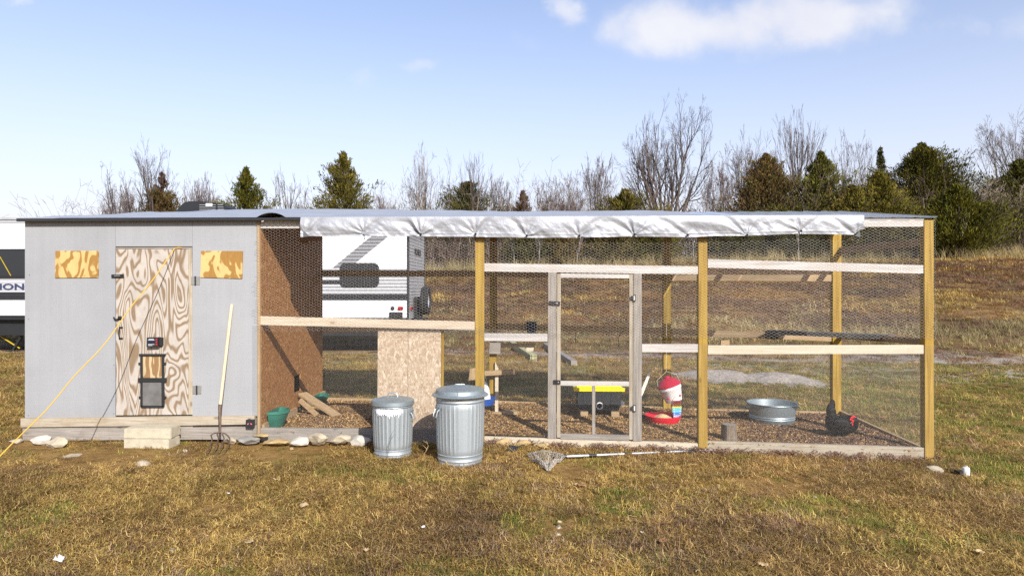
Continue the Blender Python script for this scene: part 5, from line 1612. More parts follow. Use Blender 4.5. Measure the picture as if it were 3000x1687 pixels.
# red feed pan with heap of feed
bc = fp(1942, 1236)
pn_ = thing('feed_pan', 'shallow red pan holding a heap of feed under the feeder', 'feed pan', bc)
k_ = (bc.y + D) / 2000
MB().lathe([(0.0001, 0.002), (43 * k_, 0.002), (50 * k_, 0.05), (51.5 * k_, 0.085), (52.5 * k_, 0.088), (50 * k_, 0.088), (46 * k_, 0.02), (0.0001, 0.012)], bc, 40).build('pan', M_['red_plastic'], pn_, smooth=True)
MB().lathe([(38 * k_, 0.016), (26 * k_, 0.05), (12 * k_, 0.088), (4 * k_, 0.1), (0.0001, 0.102)], bc + Vector((-0.01, -0.01, 0)), 24, rfun=lambda r, z, a: r * (1 + 0.12 * math.sin(a * 3 + 1) + 0.06 * math.sin(a * 7))).build('feed_heap', M_['feed'], pn_, smooth='all')

# galvanised tub
tb = fp(2262, 1236)
gt = thing('galvanised_tub', 'round galvanised water tub standing in the right bay', 'tub', tb)
k_ = (tb.y + D) / 2000
MB().lathe([(0.0001, 0.004), (57 * k_, 0.004), (58 * k_, 0.0), (60 * k_, 0.012), (61 * k_, 0.05), (63 * k_, 0.06), (61.5 * k_, 0.072), (63.5 * k_, 0.085), (62 * k_, 0.098), (64 * k_, 0.13), (68 * k_, 0.232), (71 * k_, 0.238), (70 * k_, 0.246), (67 * k_, 0.238), (63 * k_, 0.13), (59 * k_, 0.02), (0.0001, 0.014)], tb, 56).build('body', M_['galvanised_lid'], gt, smooth=True)
for s_ in (-1, 1):
    hx = s_ * 67 * k_
    MB().tube([tb + Vector((hx * math.cos(t2) * 1.0, -0.05 * s_ * 0 + 67 * k_ * math.sin(t2) * -0.35, 0.2)) for t2 in (-0.3, 0.3)], 0.01, 8).build('grip_mount', M_['galvanised'], gt)
    MB().tube([tb + Vector((hx * 1.0, -0.06, 0.21)), tb + Vector((hx * 1.1, -0.05, 0.19)), tb + Vector((hx * 1.1, 0.05, 0.19)), tb + Vector((hx * 1.0, 0.06, 0.21))], 0.007, 8).build('handle', M_['galvanised'], gt)
hfr = P(2312, 1197, tb.y - 0.2)
MB().prism([hfr + Vector((-0.045, 0, 0.0)), hfr + Vector((0.03, 0.03, 0.004)), hfr + Vector((0.03, 0.03, 0.018)), hfr + Vector((-0.045, 0, 0.016))], (0.0, -0.02, 0)).build('lug', M_['galvanised'], gt)

# stump
sb = fp(2137, 1291)
st = thing('wood_stump', 'short upright log stump just inside the right bay netting', 'stump', sb)
k_ = (sb.y + D) / 2000
MB().lathe([(23 * k_, 0), (22 * k_, 0.03), (20.5 * k_, 0.16), (20 * k_, 0.178)], sb, 26, rfun=lambda r, z, a: r * (1 + 0.07 * math.sin(a * 5) + 0.05 * math.sin(a * 9 + 1))).build('bark', M_['stump_bark'], st, smooth=True)
MB().lathe([(19.5 * k_, 0.179), (0.0001, 0.181)], sb, 26, rfun=lambda r, z, a: r * (1 + 0.07 * math.sin(a * 5) + 0.05 * math.sin(a * 9 + 1))).build('cut_face', M_['grey_wood_Z'], st)

# grey plank lying across the rails, small perch bracket
ga = P(2252, 975, YK - 0.06); gb = P(2612, 990, 0.95)
ga.z += 0.012; gb.z += 0.012
single('plank', MB().beam(ga, gb, 0.2, 0.05), M_['dark_board'], 'grey plank laid across the rails in the right bay', 'plank')
single('plank_end_block', MB().slab([(2250, 993), (2282, 994), (2282, 975), (2250, 974)], YK - 0.07, 0.05), M_['dark_board'], 'dark wooden block under the left end of the grey plank', 'wood block')
single('perch_stub', MB().slab([(2112, 1011), (2137, 1010), (2138, 995), (2112, 997)], 1.2, 0.06), M_['tan_wood_X'], 'short tan block of wood above the rail beside the gold post', 'wood block')
# timbers lying behind the run
for (a0, a1, sz, mt, lb) in [((1500, 1016), (1563, 1058), 0.15, 'green_wood_Y', 'greenish squared timber lying on the ground behind the run'),
                             ((1598, 1018), (1682, 1074), 0.13, 'grey_wood_Y', 'grey squared timber lying on the ground behind the gate')]:
    g0, g1 = gp_(*a0), gp_(*a1)
    single('timber', MB().beam(g0 + Vector((0, 0, sz / 2)), g1 + Vector((0, 0, sz / 2)), sz, sz), M_[mt], lb, 'timber', 'timbers lying behind the run')
wb = thing('wire_basket', 'bent dark wire basket at the end of the greenish timber', 'basket', gp_(1562, 1066))
g1 = gp_(1562, 1066)
for k in range(4):
    MB().tube([g1 + Vector((-0.1 + 0.07 * k, 0, 0)), g1 + Vector((-0.11 + 0.075 * k, 0.02, 0.2))], 0.006, 5).build('upright_wire', M_['black_iron'], wb)
for k in range(3):
    MB().tube([g1 + Vector((-0.11, 0, 0.03 + 0.075 * k)), g1 + Vector((0.0, -0.02, 0.02 + 0.075 * k)), g1 + Vector((0.12, 0, 0.035 + 0.075 * k))], 0.006, 5).build('cross_wire', M_['black_iron'], wb)
# low wire hooks behind the gate, small bits
for (px, py, lb) in [(1686, 978, 'small bent wire hook sticking up behind the gate, left'), (1812, 990, 'small bent wire hook sticking up behind the gate, right')]:
    q_ = P(px, py, YK + 0.05)
    single('wire_hook', MB().tube([q_ + Vector((0, 0, -0.12)), q_, q_ + Vector((0.02, 0, 0.05)), q_ + Vector((0.05, 0, 0.07))], 0.005, 6), M_['black_iron'], lb, 'hook', 'wire hooks behind the gate')
# gravel heaps
for (px, py, wpx, hpx, lb, sd) in [(2100, 1108, 170, 27, 'left rounded heap of grey gravel behind the right bay', 3), (2275, 1114, 160, 25, 'right rounded heap of grey gravel behind the right bay', 8)]:
    g0 = gp_(px, py); k_ = (g0.y + D) / 2000
    rw_, hh_ = wpx * k_, hpx * k_
    n_ = 56
    gx1 = np.linspace(-1.25, 1.25, n_); A1, B1 = np.meshgrid(gx1, gx1)
    rr1 = np.sqrt(A1 ** 2 + B1 ** 2) * (1 + 0.35 * (fbm(A1 + sd, B1, 1.3, sd) - 0.5))
    wx1, wy1 = g0.x + A1 * rw_, g0.y + B1 * rw_ * 0.8
    hz1_ = hh_ * (np.exp(-(rr1 * 1.45) ** 2) - 0.19) * 1.15 + (fbm(wx1, wy1, 5.0, sd, 4) - 0.5) * 0.07 + (fbm(wx1, wy1, 22.0, sd, 2) - 0.5) * 0.03
    zz1 = gz(wx1, wy1) + np.where(rr1 > 1.15, -0.05, hz1_)
    q1 = np.arange(n_ * n_).reshape(n_, n_)
    F1 = np.stack([q1[:-1, :-1], q1[:-1, 1:], q1[1:, 1:], q1[1:, :-1]], -1).reshape(-1, 4)
    o_ = link_mesh('gravel_pile', np_mesh('gravel_pile', np.stack([wx1, wy1, zz1], -1).reshape(-1, 3) - np.array(g0), F1, M_['gravel'], smooth=True), None, g0)
    tag(o_, lb, 'gravel pile', 'gravel piles behind the run')

# ---- the hen
hb = fp(2462, 1283)
hb.z = fz(hb.x) + 0.012
hen = thing('hen', 'black hen with red comb standing in the right bay, tail raised', 'hen', hb)
k_ = (hb.y + D) / 2000
def H(px, py, dy=0.0):
    return Vector((hb.x + (px - 2462) * k_, hb.y + dy, hb.z + (1283 - py) * k_))
body = MB()
body.ell(H(2464, 1248), (44 * k_, 30 * k_, 27 * k_), 24, 14)
body.ell(H(2490, 1244), (22 * k_, 24 * k_, 25 * k_), 20, 12)
body.ell(H(2440, 1236), (20 * k_, 20 * k_, 22 * k_), 20, 12)
body.ell(H(2436, 1212), (14 * k_, 9 * k_, 26 * k_), 16, 12, Matrix.Rotation(R(-6), 3, 'Y'))
body.ell(H(2440, 1192), (8 * k_, 5 * k_, 18 * k_), 16, 10, Matrix.Rotation(R(4), 3, 'Y'))
body.ell(H(2430, 1204), (8 * k_, 6 * k_, 20 * k_), 16, 10, Matrix.Rotation(R(10), 3, 'Y'))
body.ell(H(2493, 1236, -16 * k_), (13 * k_, 14 * k_, 16 * k_), 16, 10)
body.ell(H(2489, 1230, -26 * k_), (9.5 * k_, 9 * k_, 9 * k_), 16, 10)
body.ell(H(2458, 1240, -22 * k_), (28 * k_, 9 * k_, 16 * k_), 18, 10, Matrix.Rotation(R(14), 3, 'Y'))
for sx in (-10, 12):
    body.ell(H(2462 + sx, 1268, -4 * k_), (9 * k_, 9 * k_, 12 * k_), 14, 8)
bo = body.build('body', M_['hen_black'], hen, smooth='all')
rm = bo.modifiers.new('blend', 'REMESH'); rm.mode = 'VOXEL'; rm.voxel_size = 0.007; rm.use_smooth_shade = True
smo = bo.modifiers.new('smooth', 'SMOOTH'); smo.factor = 0.6; smo.iterations = 4
for sx in (-10, 12):
    lg = MB().tube([H(2462 + sx, 1272, -4 * k_), H(2461 + sx, 1277, -4 * k_), H(2462 + sx, 1283, -4 * k_) + Vector((0, 0, 0.006))], 0.006, 8)
    for dx_, dy_ in ((0.045, -0.02), (0.05, 0.0), (0.04, 0.02), (-0.025, 0.0)):
        f0 = H(2462 + sx, 1283, -4 * k_) + Vector((0, 0, 0.006))
        lg.tube([f0, f0 + Vector((dx_, dy_, -0.002))], [0.005, 0.002], 6)
    lg.build('leg', M_['hen_horn'], hen)
cm = MB()
for i, (dx_, dz_, r_) in enumerate(((-6, -1, 3.2), (-3, 4, 3.4), (1, 7, 3.6), (4.5, 6, 3.0))):
    cm.ell(H(2484 + dx_, 1226 - dz_, -29 * k_), (r_ * k_, 1.6 * k_, r_ * 1.25 * k_), 10, 8)
cm.ell(H(2482, 1231, -33 * k_), (4 * k_, 2.5 * k_, 5 * k_), 10, 8)
cm.build('comb', M_['hen_red'], hen, smooth='all')
MB().ell(H(2482, 1240, -31 * k_), (2.2 * k_, 1.8 * k_, 4.6 * k_), 10, 8).build('wattle', M_['hen_red'], hen, smooth='all')
MB().tube([H(2480, 1233.5, -32 * k_), H(2473.5, 1237, -35 * k_)], [2.2 * k_, 0.3 * k_], 8).build('beak', M_['hen_horn'], hen, smooth='all')
MB().ell(H(2484.5, 1229, -35 * k_), (1.1 * k_,) * 3, 8, 6).build('eye', M_['black_iron'], hen, smooth='all')

leaf('dead_leaf', 'leaf_brown', 'dark curled scrap lying outside the right side netting', 2582, 1232, 0.11, 30)  # leaf shape stands in for a grey scrap of unknown kind

# ================================================================== TREES
def seg_mesh(name, segs, r0, r1, mat, sides, cols=None):
    """tapered prisms for segments (n,2,3)"""
    segs = np.asarray(segs, float); r0 = np.asarray(r0)[:, None]; r1 = np.asarray(r1)[:, None]
    a, b = segs[:, 0], segs[:, 1]
    d = b - a; d /= np.linalg.norm(d, axis=1, keepdims=True) + 1e-9
    ref = np.where(np.abs(d[:, 2:3]) > 0.9, np.array([[1.0, 0, 0]]), np.array([[0, 0, 1.0]]))
    s = np.cross(d, ref); s /= np.linalg.norm(s, axis=1, keepdims=True)
    u = np.cross(s, d)
    ring = []
    for p, r in ((a, r0), (b, r1)):
        for k in range(sides):
            t = 2 * math.pi * k / sides
            ring.append(p + r * (math.cos(t) * s + math.sin(t) * u))
    v = np.stack(ring, 1).reshape(-1, 3)
    base = (np.arange(len(a)) * 2 * sides)[:, None]
    f = np.concatenate([base + np.array([[k, (k + 1) % sides, sides + (k + 1) % sides, sides + k]]) for k in range(sides)], 0)
    cc = None
    if cols is not None: cc = np.repeat(np.asarray(cols), 2 * sides, 0)
    return np_mesh(name, v, f, mat, cc)

def grow(rg, H_, stems, spread, trunk_frac, r_base, levels=4, dens=1.0, gnarl=0.12, up=0.18):
    """bare winter tree: list of (a, b, ra, rb, level)"""
    out = []
    def branch(p, d, L, r, lev, n):
        n_seg = max(3, int(6 - lev)) if lev < 3 else 3
        pts = [p]; dd = d.copy()
        for i in range(n_seg):
            dd = dd + rg.normal(0, gnarl, 3) + np.array([0, 0, up * 0.3])
            dd /= np.linalg.norm(dd)
            q = pts[-1] + dd * L / n_seg
            ra = r * (1 - 0.66 * i / n_seg); rb = r * (1 - 0.66 * (i + 1) / n_seg)
            out.append((pts[-1], q, ra, rb, lev)); pts.append(q)
        if lev >= levels: return
        nch = max(2, int(round(n * dens)))
        for k in range(nch):
            t = rg.uniform(0.28 if lev else trunk_frac, 1.0)
            i = min(n_seg - 1, int(t * n_seg)); fr = t * n_seg - i
            q = pts[i] + (pts[i + 1] - pts[i]) * fr
            ax = pts[i + 1] - pts[i]; ax /= np.linalg.norm(ax)
            o = rg.normal(0, 1, 3); o -= ax * o.dot(ax); o /= np.linalg.norm(o) + 1e-9
            ang = rg.uniform(0.45, 1.0) * spread
            nd_ = ax * math.cos(ang) + o * math.sin(ang)
            branch(q, nd_, L * (rg.uniform(0.55, 0.85) * (1.3 - 0.75 * t) if lev == 0 else rg.uniform(0.40, 0.66) * (1.2 - 0.5 * t)), max(0.006, r * (1 - 0.6 * t) * rg.uniform(0.5, 0.72)), lev + 1, [4.4, 3.4, 2.6, 2.4, 2][lev])
    for s_ in range(stems):
        d = np.array([rg.normal(0, 0.30 * spread if stems > 1 else 0.05), rg.normal(0, 0.30 * spread if stems > 1 else 0.05), 1.0]); d /= np.linalg.norm(d)
        branch(np.array([rg.normal(0, 0.12) * (stems > 1), rg.normal(0, 0.12) * (stems > 1), -0.3]), d, H_ * rg.uniform(0.78, 0.95), r_base * rg.uniform(0.75, 1), 0, 10 if stems == 1 else 7)
    return out

def bare_tree(name, label, px, pytop, Y, seed, stems=1, spread=0.8, trunk_frac=0.3, r=0.13, levels=4, dens=1.0, pale=False, width=None, tint=(0.085, 0.066, 0.058), group='bare trees along the ridge', gnarl=0.12, up=0.25):
    x = X(px, Y); z0 = G(x, Y)
    ztop = Zt(pytop, px, Y)
    H_ = ztop - z0
    rg = np.random.default_rng(seed)
    out = grow(rg, H_, stems, spread, trunk_frac, r, levels, dens, gnarl, up)
    hi = max(o_[1][2] for o_ in out); sc = H_ / hi
    sx = sc
    if width:
        w_ = max(abs(o_[1][0]) for o_ in out)
        sx = (width * (Y + D) / 2000 / 2) / w_
    S3 = np.array([sx, sx, sc])
    t = thing(name, label, 'tree', (x, Y, z0), group)
    for part, test, mt in (('trunk', lambda l: l == 0, 'bark_pale' if pale else 'bark'), ('branches', lambda l: l > 0, 'twigs')):
        sel = [o_ for o_ in out if test(o_[4])]
        segs = np.array([(o_[0] * S3, o_[1] * S3) for o_ in sel])
        k = (Y + D) / 52
        ra = np.maximum(np.array([o_[2] for o_ in sel]), 0.0068 * k); rb = np.maximum(np.array([o_[3] for o_ in sel]), 0.0046 * k)
        cols = None
        if part == 'branches':
            base = np.array((0.22, 0.195, 0.175) if pale else tint)
            lv = np.array([o_[4] for o_ in sel])[:, None]
            cols = base[None] * (1 + 0.14 * np.clip(lv - 1, 0, 3)) * rg.uniform(0.7, 1.3, (len(sel), 1))
        me = seg_mesh(part, segs, ra, rb, M_[mt], 5 if part == 'trunk' else 3, cols)
        link_mesh(part, me, t)
    return t

bare_tree('bare_tree', 'low spreading bare tree farthest left above the roof line', 285, 470, 34, 11, stems=2, spread=1.05, trunk_frac=0.25, r=0.12, width=230, gnarl=0.2)
bare_tree('bare_tree', 'tall thin bare tree with many upright stems above the left shed roof', 430, 385, 36, 12, stems=4, spread=0.7, r=0.11, width=190, up=0.22)
bare_tree('bare_tree', 'ragged bare tree between the two left green cedars', 850, 478, 40, 13, stems=2, spread=0.8, r=0.13, width=150, levels=4)
bare_tree('bare_tree', 'pale barked bare tree with rounded crown left of the tarpaulin middle', 1225, 408, 44, 14, stems=1, spread=0.75, r=0.12, pale=True, width=150, trunk_frac=0.25)
bare_tree('bare_tree', 'dark bare tree with fanned twigs close behind the pale barked tree', 1265, 420, 45, 15, stems=2, spread=0.85, r=0.13, width=240, trunk_frac=0.2)
bare_tree('bare_tree', 'slender straight bare tree rising from the dark cedar', 1390, 432, 42, 16, stems=1, spread=0.6, r=0.09, width=110, trunk_frac=0.35, levels=3, dens=1.2)
bare_tree('bare_tree', 'thin cluster of bare stems left of the tallest tree', 1745, 445, 46, 17, stems=4, spread=0.55, r=0.07, width=130, up=0.22)
bare_tree('bare_tree', 'tallest bare tree with many rising limbs above the gate', 1965, 262, 46, 18, stems=6, spread=0.8, r=0.2, width=330, trunk_frac=0.3, levels=4, dens=1.1, up=0.2)
bare_tree('bare_tree', 'feathery bare tree just right of the tallest tree', 2170, 378, 48, 19, stems=4, spread=0.7, r=0.09, width=180, up=0.2)
bare_tree('bare_tree', 'second tallest bare tree with narrow crown over the right bay', 2340, 302, 48, 20, stems=4, spread=0.55, r=0.13, width=190, up=0.22)
bare_tree('bare_tree', 'pale open bare tree behind the yellow green cedar', 2490, 368, 50, 21, stems=3, spread=0.75, r=0.1, width=170, up=0.18)
bare_tree('bare_tree', 'wide bare tree cut by the right edge of the view', 2985, 318, 44, 22, stems=4, spread=0.75, r=0.14, width=330, dens=1.15, up=0.18)
bare_tree('bare_tree', 'small leaning bare tree in front of the dark right cedar', 2790, 560, 36, 23, stems=2, spread=0.8, r=0.05, width=150, tint=(0.3, 0.25, 0.18), levels=3, dens=1.2)
bare_tree('bare_tree', 'twiggy bare tree at the far right foot of the dark cedar', 2900, 520, 38, 24, stems=3, spread=0.9, r=0.06, width=220, tint=(0.26, 0.21, 0.16), dens=1.1)
for (px, py, w_, sd, lb) in [(625, 505, 170, 31, 'low scrubby bare tree right of the roof air conditioner'), (575, 520, 150, 32, 'low scrubby bare tree behind the roof air conditioner'), (1600, 520, 130, 33, 'low scrubby bare tree right of the brown cedar'),
                             (1680, 500, 140, 34, 'low scrubby bare tree left of the thin stem cluster'), (1460, 505, 120, 35, 'low scrubby bare tree right of the dark cedar'), (2105, 470, 150, 36, 'low scrubby bare tree under the tallest tree crown'), (1130, 540, 110, 37, 'low scrubby bare tree right of the olive cedar'), (350, 520, 160, 38, 'low scrubby bare tree under the tall thin stems')]:
    bare_tree('scrub_tree', lb, px, py, 47, sd, stems=4, spread=0.85, r=0.06, width=w_, levels=4, dens=1.2, tint=(0.105, 0.076, 0.066), gnarl=0.22)

def cedar(label, px, pytop, wpx, Y, seed, hue, shape='cone', n_br=190, per=46, zb=0.0, spray=0.23, name='cedar_tree', group='red cedars along the ridge', base_y=None, ragged=0.35):
    x = X(px, Y); z0 = G(x, Y)
    H_ = Zt(pytop, px, Y) - z0
    Rm = wpx * (Y + D) / 2000 / 2
    fcut = (Zt(620, px, Y) - z0) / H_
    if pytop < 600 and 0.05 < fcut < 0.95:
        Rm /= max(0.45, {'cone': (1 - fcut) ** 1.0, 'ovate': (1 - fcut) ** 0.86, 'spire': (1 - fcut) ** 1.15, 'round': 0.9}[shape])
    rg = np.random.default_rng(seed)
    t = thing(name, label, 'tree', (x, Y, z0), group)
    tr = [((0, 0, -0.3), (0.05, 0.02, H_ * 0.5), 0.14, 0.09), ((0.05, 0.02, H_ * 0.5), (0.0, 0.0, H_ * 0.96), 0.09, 0.015)]
    C = []; Dv = []; Bc = []
    segs = [(a, b) for a, b, _, _ in tr]; ra = [s_[2] for s_ in tr]; rb = [s_[3] for s_ in tr]
    ph1, ph2, ph3 = rg.uniform(0, 6.28, 3)
    tree_tone = rg.uniform(0.85, 1.3)
    for i in range(int(n_br * 1.55)):
        f = rg.uniform(0.02, 1.0) ** 0.9
        az = rg.uniform(0, 6.283)
        if shape == 'cone': prof = (1 - f) ** 1.0 * 1.03 + 0.025
        elif shape == 'round': prof = math.sqrt(max(0.0, 1 - abs(f * 1.02 - 0.08) ** 2.4)) * 0.98 + 0.03
        elif shape == 'ovate': prof = (1 - f) ** 0.86 * 1.0 + 0.03
        else: prof = (1 - f) ** 1.15 + 0.04
        lobes = 1 + 0.2 * math.sin(az * 2 + ph1 + f * 5) + 0.16 * math.sin(az * 3 + ph2 - f * 9) + 0.12 * math.sin(f * 26 + ph3)
        L = Rm * prof * lobes * rg.uniform(1 - ragged, 1.18) * (1.0 if rg.random() < 0.9 else 1.35)
        zst = H_ * (f * 0.93) - L * 0.22
        dirv = np.array([math.cos(az), math.sin(az), rg.uniform(0.2, 0.6) + 0.5 * f]); dirv /= np.linalg.norm(dirv)
        p0 = np.array([0, 0, max(0.15, zst)])
        tip = p0 + dirv * L
        segs.append((tuple(p0), tuple(tip))); ra.append(0.03); rb.append(0.008)
        m_ = int(per * 1.75 * (0.35 + L / Rm * 0.85))
        q = rg.uniform(0.12, 1.03, m_) ** 0.7
        wob = 0.085 * L + 0.07
        pts = p0 + dirv * (L * q)[:, None] + np.clip(rg.normal(0, 1, (m_, 3)), -1.7, 1.7) * wob * np.array([1.0, 1.0, 0.8]) * (1.25 - 0.75 * q)[:, None]
        od = dirv * 0.8 + np.array([0, 0, 0.5]) + rg.normal(0, 0.36, (m_, 3))
        C.append(pts); Dv.append(od)
        tone = rg.uniform(0.62, 1.35)
        hm = rg.uniform(0, 1)
        Bc.append(np.repeat((np.array(hue[0]) * (1 - hm) + np.array(hue[1]) * hm)[None] * tone * 0.82 * tree_tone, m_, 0) * rg.uniform(0.75, 1.25, (m_, 1)))
    C = np.concatenate(C); Dv = np.concatenate(Dv); Bc = np.concatenate(Bc)
    C[:, 2] = np.maximum(C[:, 2], 0.05)
    Dv /= np.linalg.norm(Dv, axis=1, keepdims=True)
    n_ = len(C)
    sd = np.cross(Dv, rg.normal(0, 1, (n_, 3))); sd /= np.linalg.norm(sd, axis=1, keepdims=True) + 1e-9
    Ls = spray * rg.uniform(0.55, 1.3, (n_, 1)); Ws = Ls * rg.uniform(0.18, 0.30, (n_, 1))
    bend = rg.normal(0, 0.06, (n_, 3)) * Ls * 2
    v = np.stack([C - Dv * Ls * 0.5, C + sd * Ws * 0.5 + bend, C + Dv * Ls * 0.5, C - sd * Ws * 0.5 + bend], 1).reshape(-1, 3)
    fcs = np.arange(n_ * 4).reshape(-1, 4)
    me = np_mesh('crown', v, fcs, M_['needles'], np.repeat(Bc, 4, 0))
    link_mesh('crown', me, t)
    link_mesh('trunk', seg_mesh('trunk', np.array(segs), ra, rb, M_['bark'], 4), t)
    return t
OLIVE = ((0.105, 0.095, 0.014), (0.15, 0.118, 0.02)); GREEN = ((0.07, 0.076, 0.010), (0.125, 0.108, 0.013)); DARK = ((0.05, 0.054, 0.012), (0.09, 0.08, 0.013))
BROWN = ((0.15, 0.085, 0.03), (0.125, 0.105, 0.03)); RUST = ((0.105, 0.06, 0.034), (0.085, 0.05, 0.034))
cedar('pointed dark green cedar with layered boughs above the shed roof', 722, 470, 165, 34, 101, GREEN, n_br=170, ragged=0.55)
cedar('tall olive cedar with knobbly top left of the tarpaulin', 1008, 424, 215, 36, 102, OLIVE, n_br=230, ragged=0.45)
cedar('thin rust brown cedar tangled in the tall bare stems at left', 476, 486, 120, 37, 103, RUST, shape='spire', n_br=120, per=30, ragged=0.6)
cedar('low brown green cedar at the foot of the thin rusty cedar', 470, 560, 180, 36, 104, BROWN, shape='round', n_br=110, per=36)
cedar('dark green cedar behind the slender straight tree', 1368, 520, 190, 43, 105, DARK, shape='ovate', n_br=220, ragged=0.5)
cedar('rust brown cedar left of the rounded green cedar', 1532, 545, 110, 44, 106, ((0.14, 0.07, 0.03), (0.12, 0.08, 0.035)), n_br=120, per=34, ragged=0.6)
cedar('tiny dark cedar in the scrub left of the thin stem cluster', 1650, 590, 50, 46, 107, RUST, shape='spire', n_br=60, per=24)
cedar('rounded olive green cedar below the left of the tallest tree', 1832, 545, 150, 38, 108, OLIVE, shape='ovate', n_br=190, per=44, ragged=0.25)
cedar('broad rusty olive cedar at the left of the big evergreen group', 2245, 432, 250, 40, 109, BROWN, shape='cone', n_br=380, per=52, ragged=0.3)
cedar('yellow green cedar in the middle of the big evergreen group', 2405, 425, 195, 39, 110, ((0.10, 0.10, 0.018), (0.14, 0.13, 0.025)), shape='cone', n_br=360, per=52, ragged=0.28)
cedar('narrow dark spire cedar rising behind the evergreen group', 2580, 412, 120, 46, 111, DARK, shape='spire', n_br=120, per=36)
cedar('tallest wide green cedar at the right of the evergreen group', 2700, 400, 330, 42, 112, ((0.075, 0.078, 0.010), (0.13, 0.108, 0.013)), shape='cone', n_br=560, per=52, ragged=0.3)
cedar('lower green cedar in front of the evergreen group by the last post', 2800, 530, 150, 34, 113, GREEN, shape='cone', n_br=320, per=52, ragged=0.3)
cedar('middle green cedar between the yellow green and the tallest one', 2575, 490, 165, 37, 114, OLIVE, shape='cone', n_br=300, per=52, ragged=0.3)
cedar('small olive cedar filling the gap left of the tallest cedar', 2495, 530, 110, 36, 122, OLIVE, n_br=200, per=48)
cedar('dark cedar at the right edge of the view', 2985, 450, 240, 40, 115, DARK, shape='cone', n_br=340, per=48, ragged=0.4)
cedar('low olive cedar seen below the tarpaulin left of the gate', 1560, 660, 160, 36, 116, ((0.08, 0.085, 0.03), (0.12, 0.10, 0.03)), shape='round', n_br=130, per=40)
cedar('small brown cedar seen below the tarpaulin above the gate', 1650, 655, 90, 35, 117, BROWN, shape='round', n_br=100, per=36)
cedar('rusty olive cedar seen through the netting right of the gate top', 1800, 640, 140, 35, 118, ((0.14, 0.105, 0.028), (0.11, 0.09, 0.03)), shape='round', n_br=130, per=40)
cedar('green cedar seen through the netting left of the second gold post', 1905, 640, 150, 35.5, 119, GREEN, shape='round', n_br=140, per=40)
cedar('dark low cedar seen through the netting of the right bay', 2160, 640, 210, 37, 120, DARK, shape='round', n_br=160, per=40)
cedar('dark low cedar seen above the long rail of the right bay', 2320, 620, 200, 36.5, 121, DARK, shape='round', n_br=160, per=40)

# scrub and brambles massed along the wood's edge
rg = np.random.default_rng(5)
N = 8000
pxs = rg.uniform(-150, 3150, N); Ys = rg.uniform(37, 50, N)
uu = np.array([uv_dir(p_, 800)[0] for p_ in pxs]); bx_ = uu * (Ys + D); bz_ = gz(bx_, Ys)
segs = []; r0 = []; r1 = []; cc = []
for i in range(N):
    h_ = rg.uniform(1.2, 4.2) if i < 4000 else rg.uniform(3.5, 7.6) * (0.6 + 0.5 * float(vnoise(pxs[i], 0, 0.012, 5))) * (0.4 if pxs[i] < 190 else 1)
    p = np.array([bx_[i], Ys[i], bz_[i] - 0.1]); d = np.array([rg.normal(0, 0.28), rg.normal(0, 0.28), 1.0])
    c_ = np.array((0.13, 0.088, 0.076)) if rg.random() < 0.7 else np.array((0.19, 0.13, 0.10)) if rg.random() < 0.6 else np.array((0.32, 0.27, 0.2))
    c_ = c_ * rg.uniform(0.6, 1.3)
    for k in range(4):
        d = d + rg.normal(0, 0.22, 3); d /= np.linalg.norm(d)
        q = p + d * h_ / 4
        segs.append((p, q)); r0.append(0.016 - 0.003 * k); r1.append(0.013 - 0.003 * k); cc.append(c_)
        for _ in range(2):
            e = d + rg.normal(0, 0.6, 3); e /= np.linalg.norm(e)
            segs.append((q, q + e * rg.uniform(0.3, 0.9))); r0.append(0.010); r1.append(0.006); cc.append(c_ * rg.uniform(0.8, 1.2))
        p = q
sc_o = link_mesh('undergrowth', seg_mesh('undergrowth', np.array(segs), r0, r1, M_['twigs'], 3, np.array(cc)))
tag(sc_o, 'tangled brown brush massed along the edge of the wood', 'brush', kind='stuff')
# light saplings standing out against the wood's edge
for k, (px, pyt, pyb, Y, lb) in enumerate([(1508, 690, 770, 35, 'thin white sapling left of the gate top seen through the netting'), (1576, 690, 775, 34.6, 'pale forked sapling above the gate seen through the netting'), (1688, 690, 775, 34.5, 'straight white sapling above the gate middle'), (2336, 640, 755, 33.5, 'thin white sapling in the middle of the right bay'), (2822, 640, 760, 33, 'pale forked sapling at the foot of the right cedar'), (2030, 690, 775, 34, 'grey sapling just left of the second gold post')]):
    bare_tree('sapling', lb, px, pyt - 40, Y, 200 + k, stems=1, spread=0.5, trunk_frac=0.4, r=0.035, levels=2, dens=0.8, pale=True, width=60, group='pale saplings before the wood')

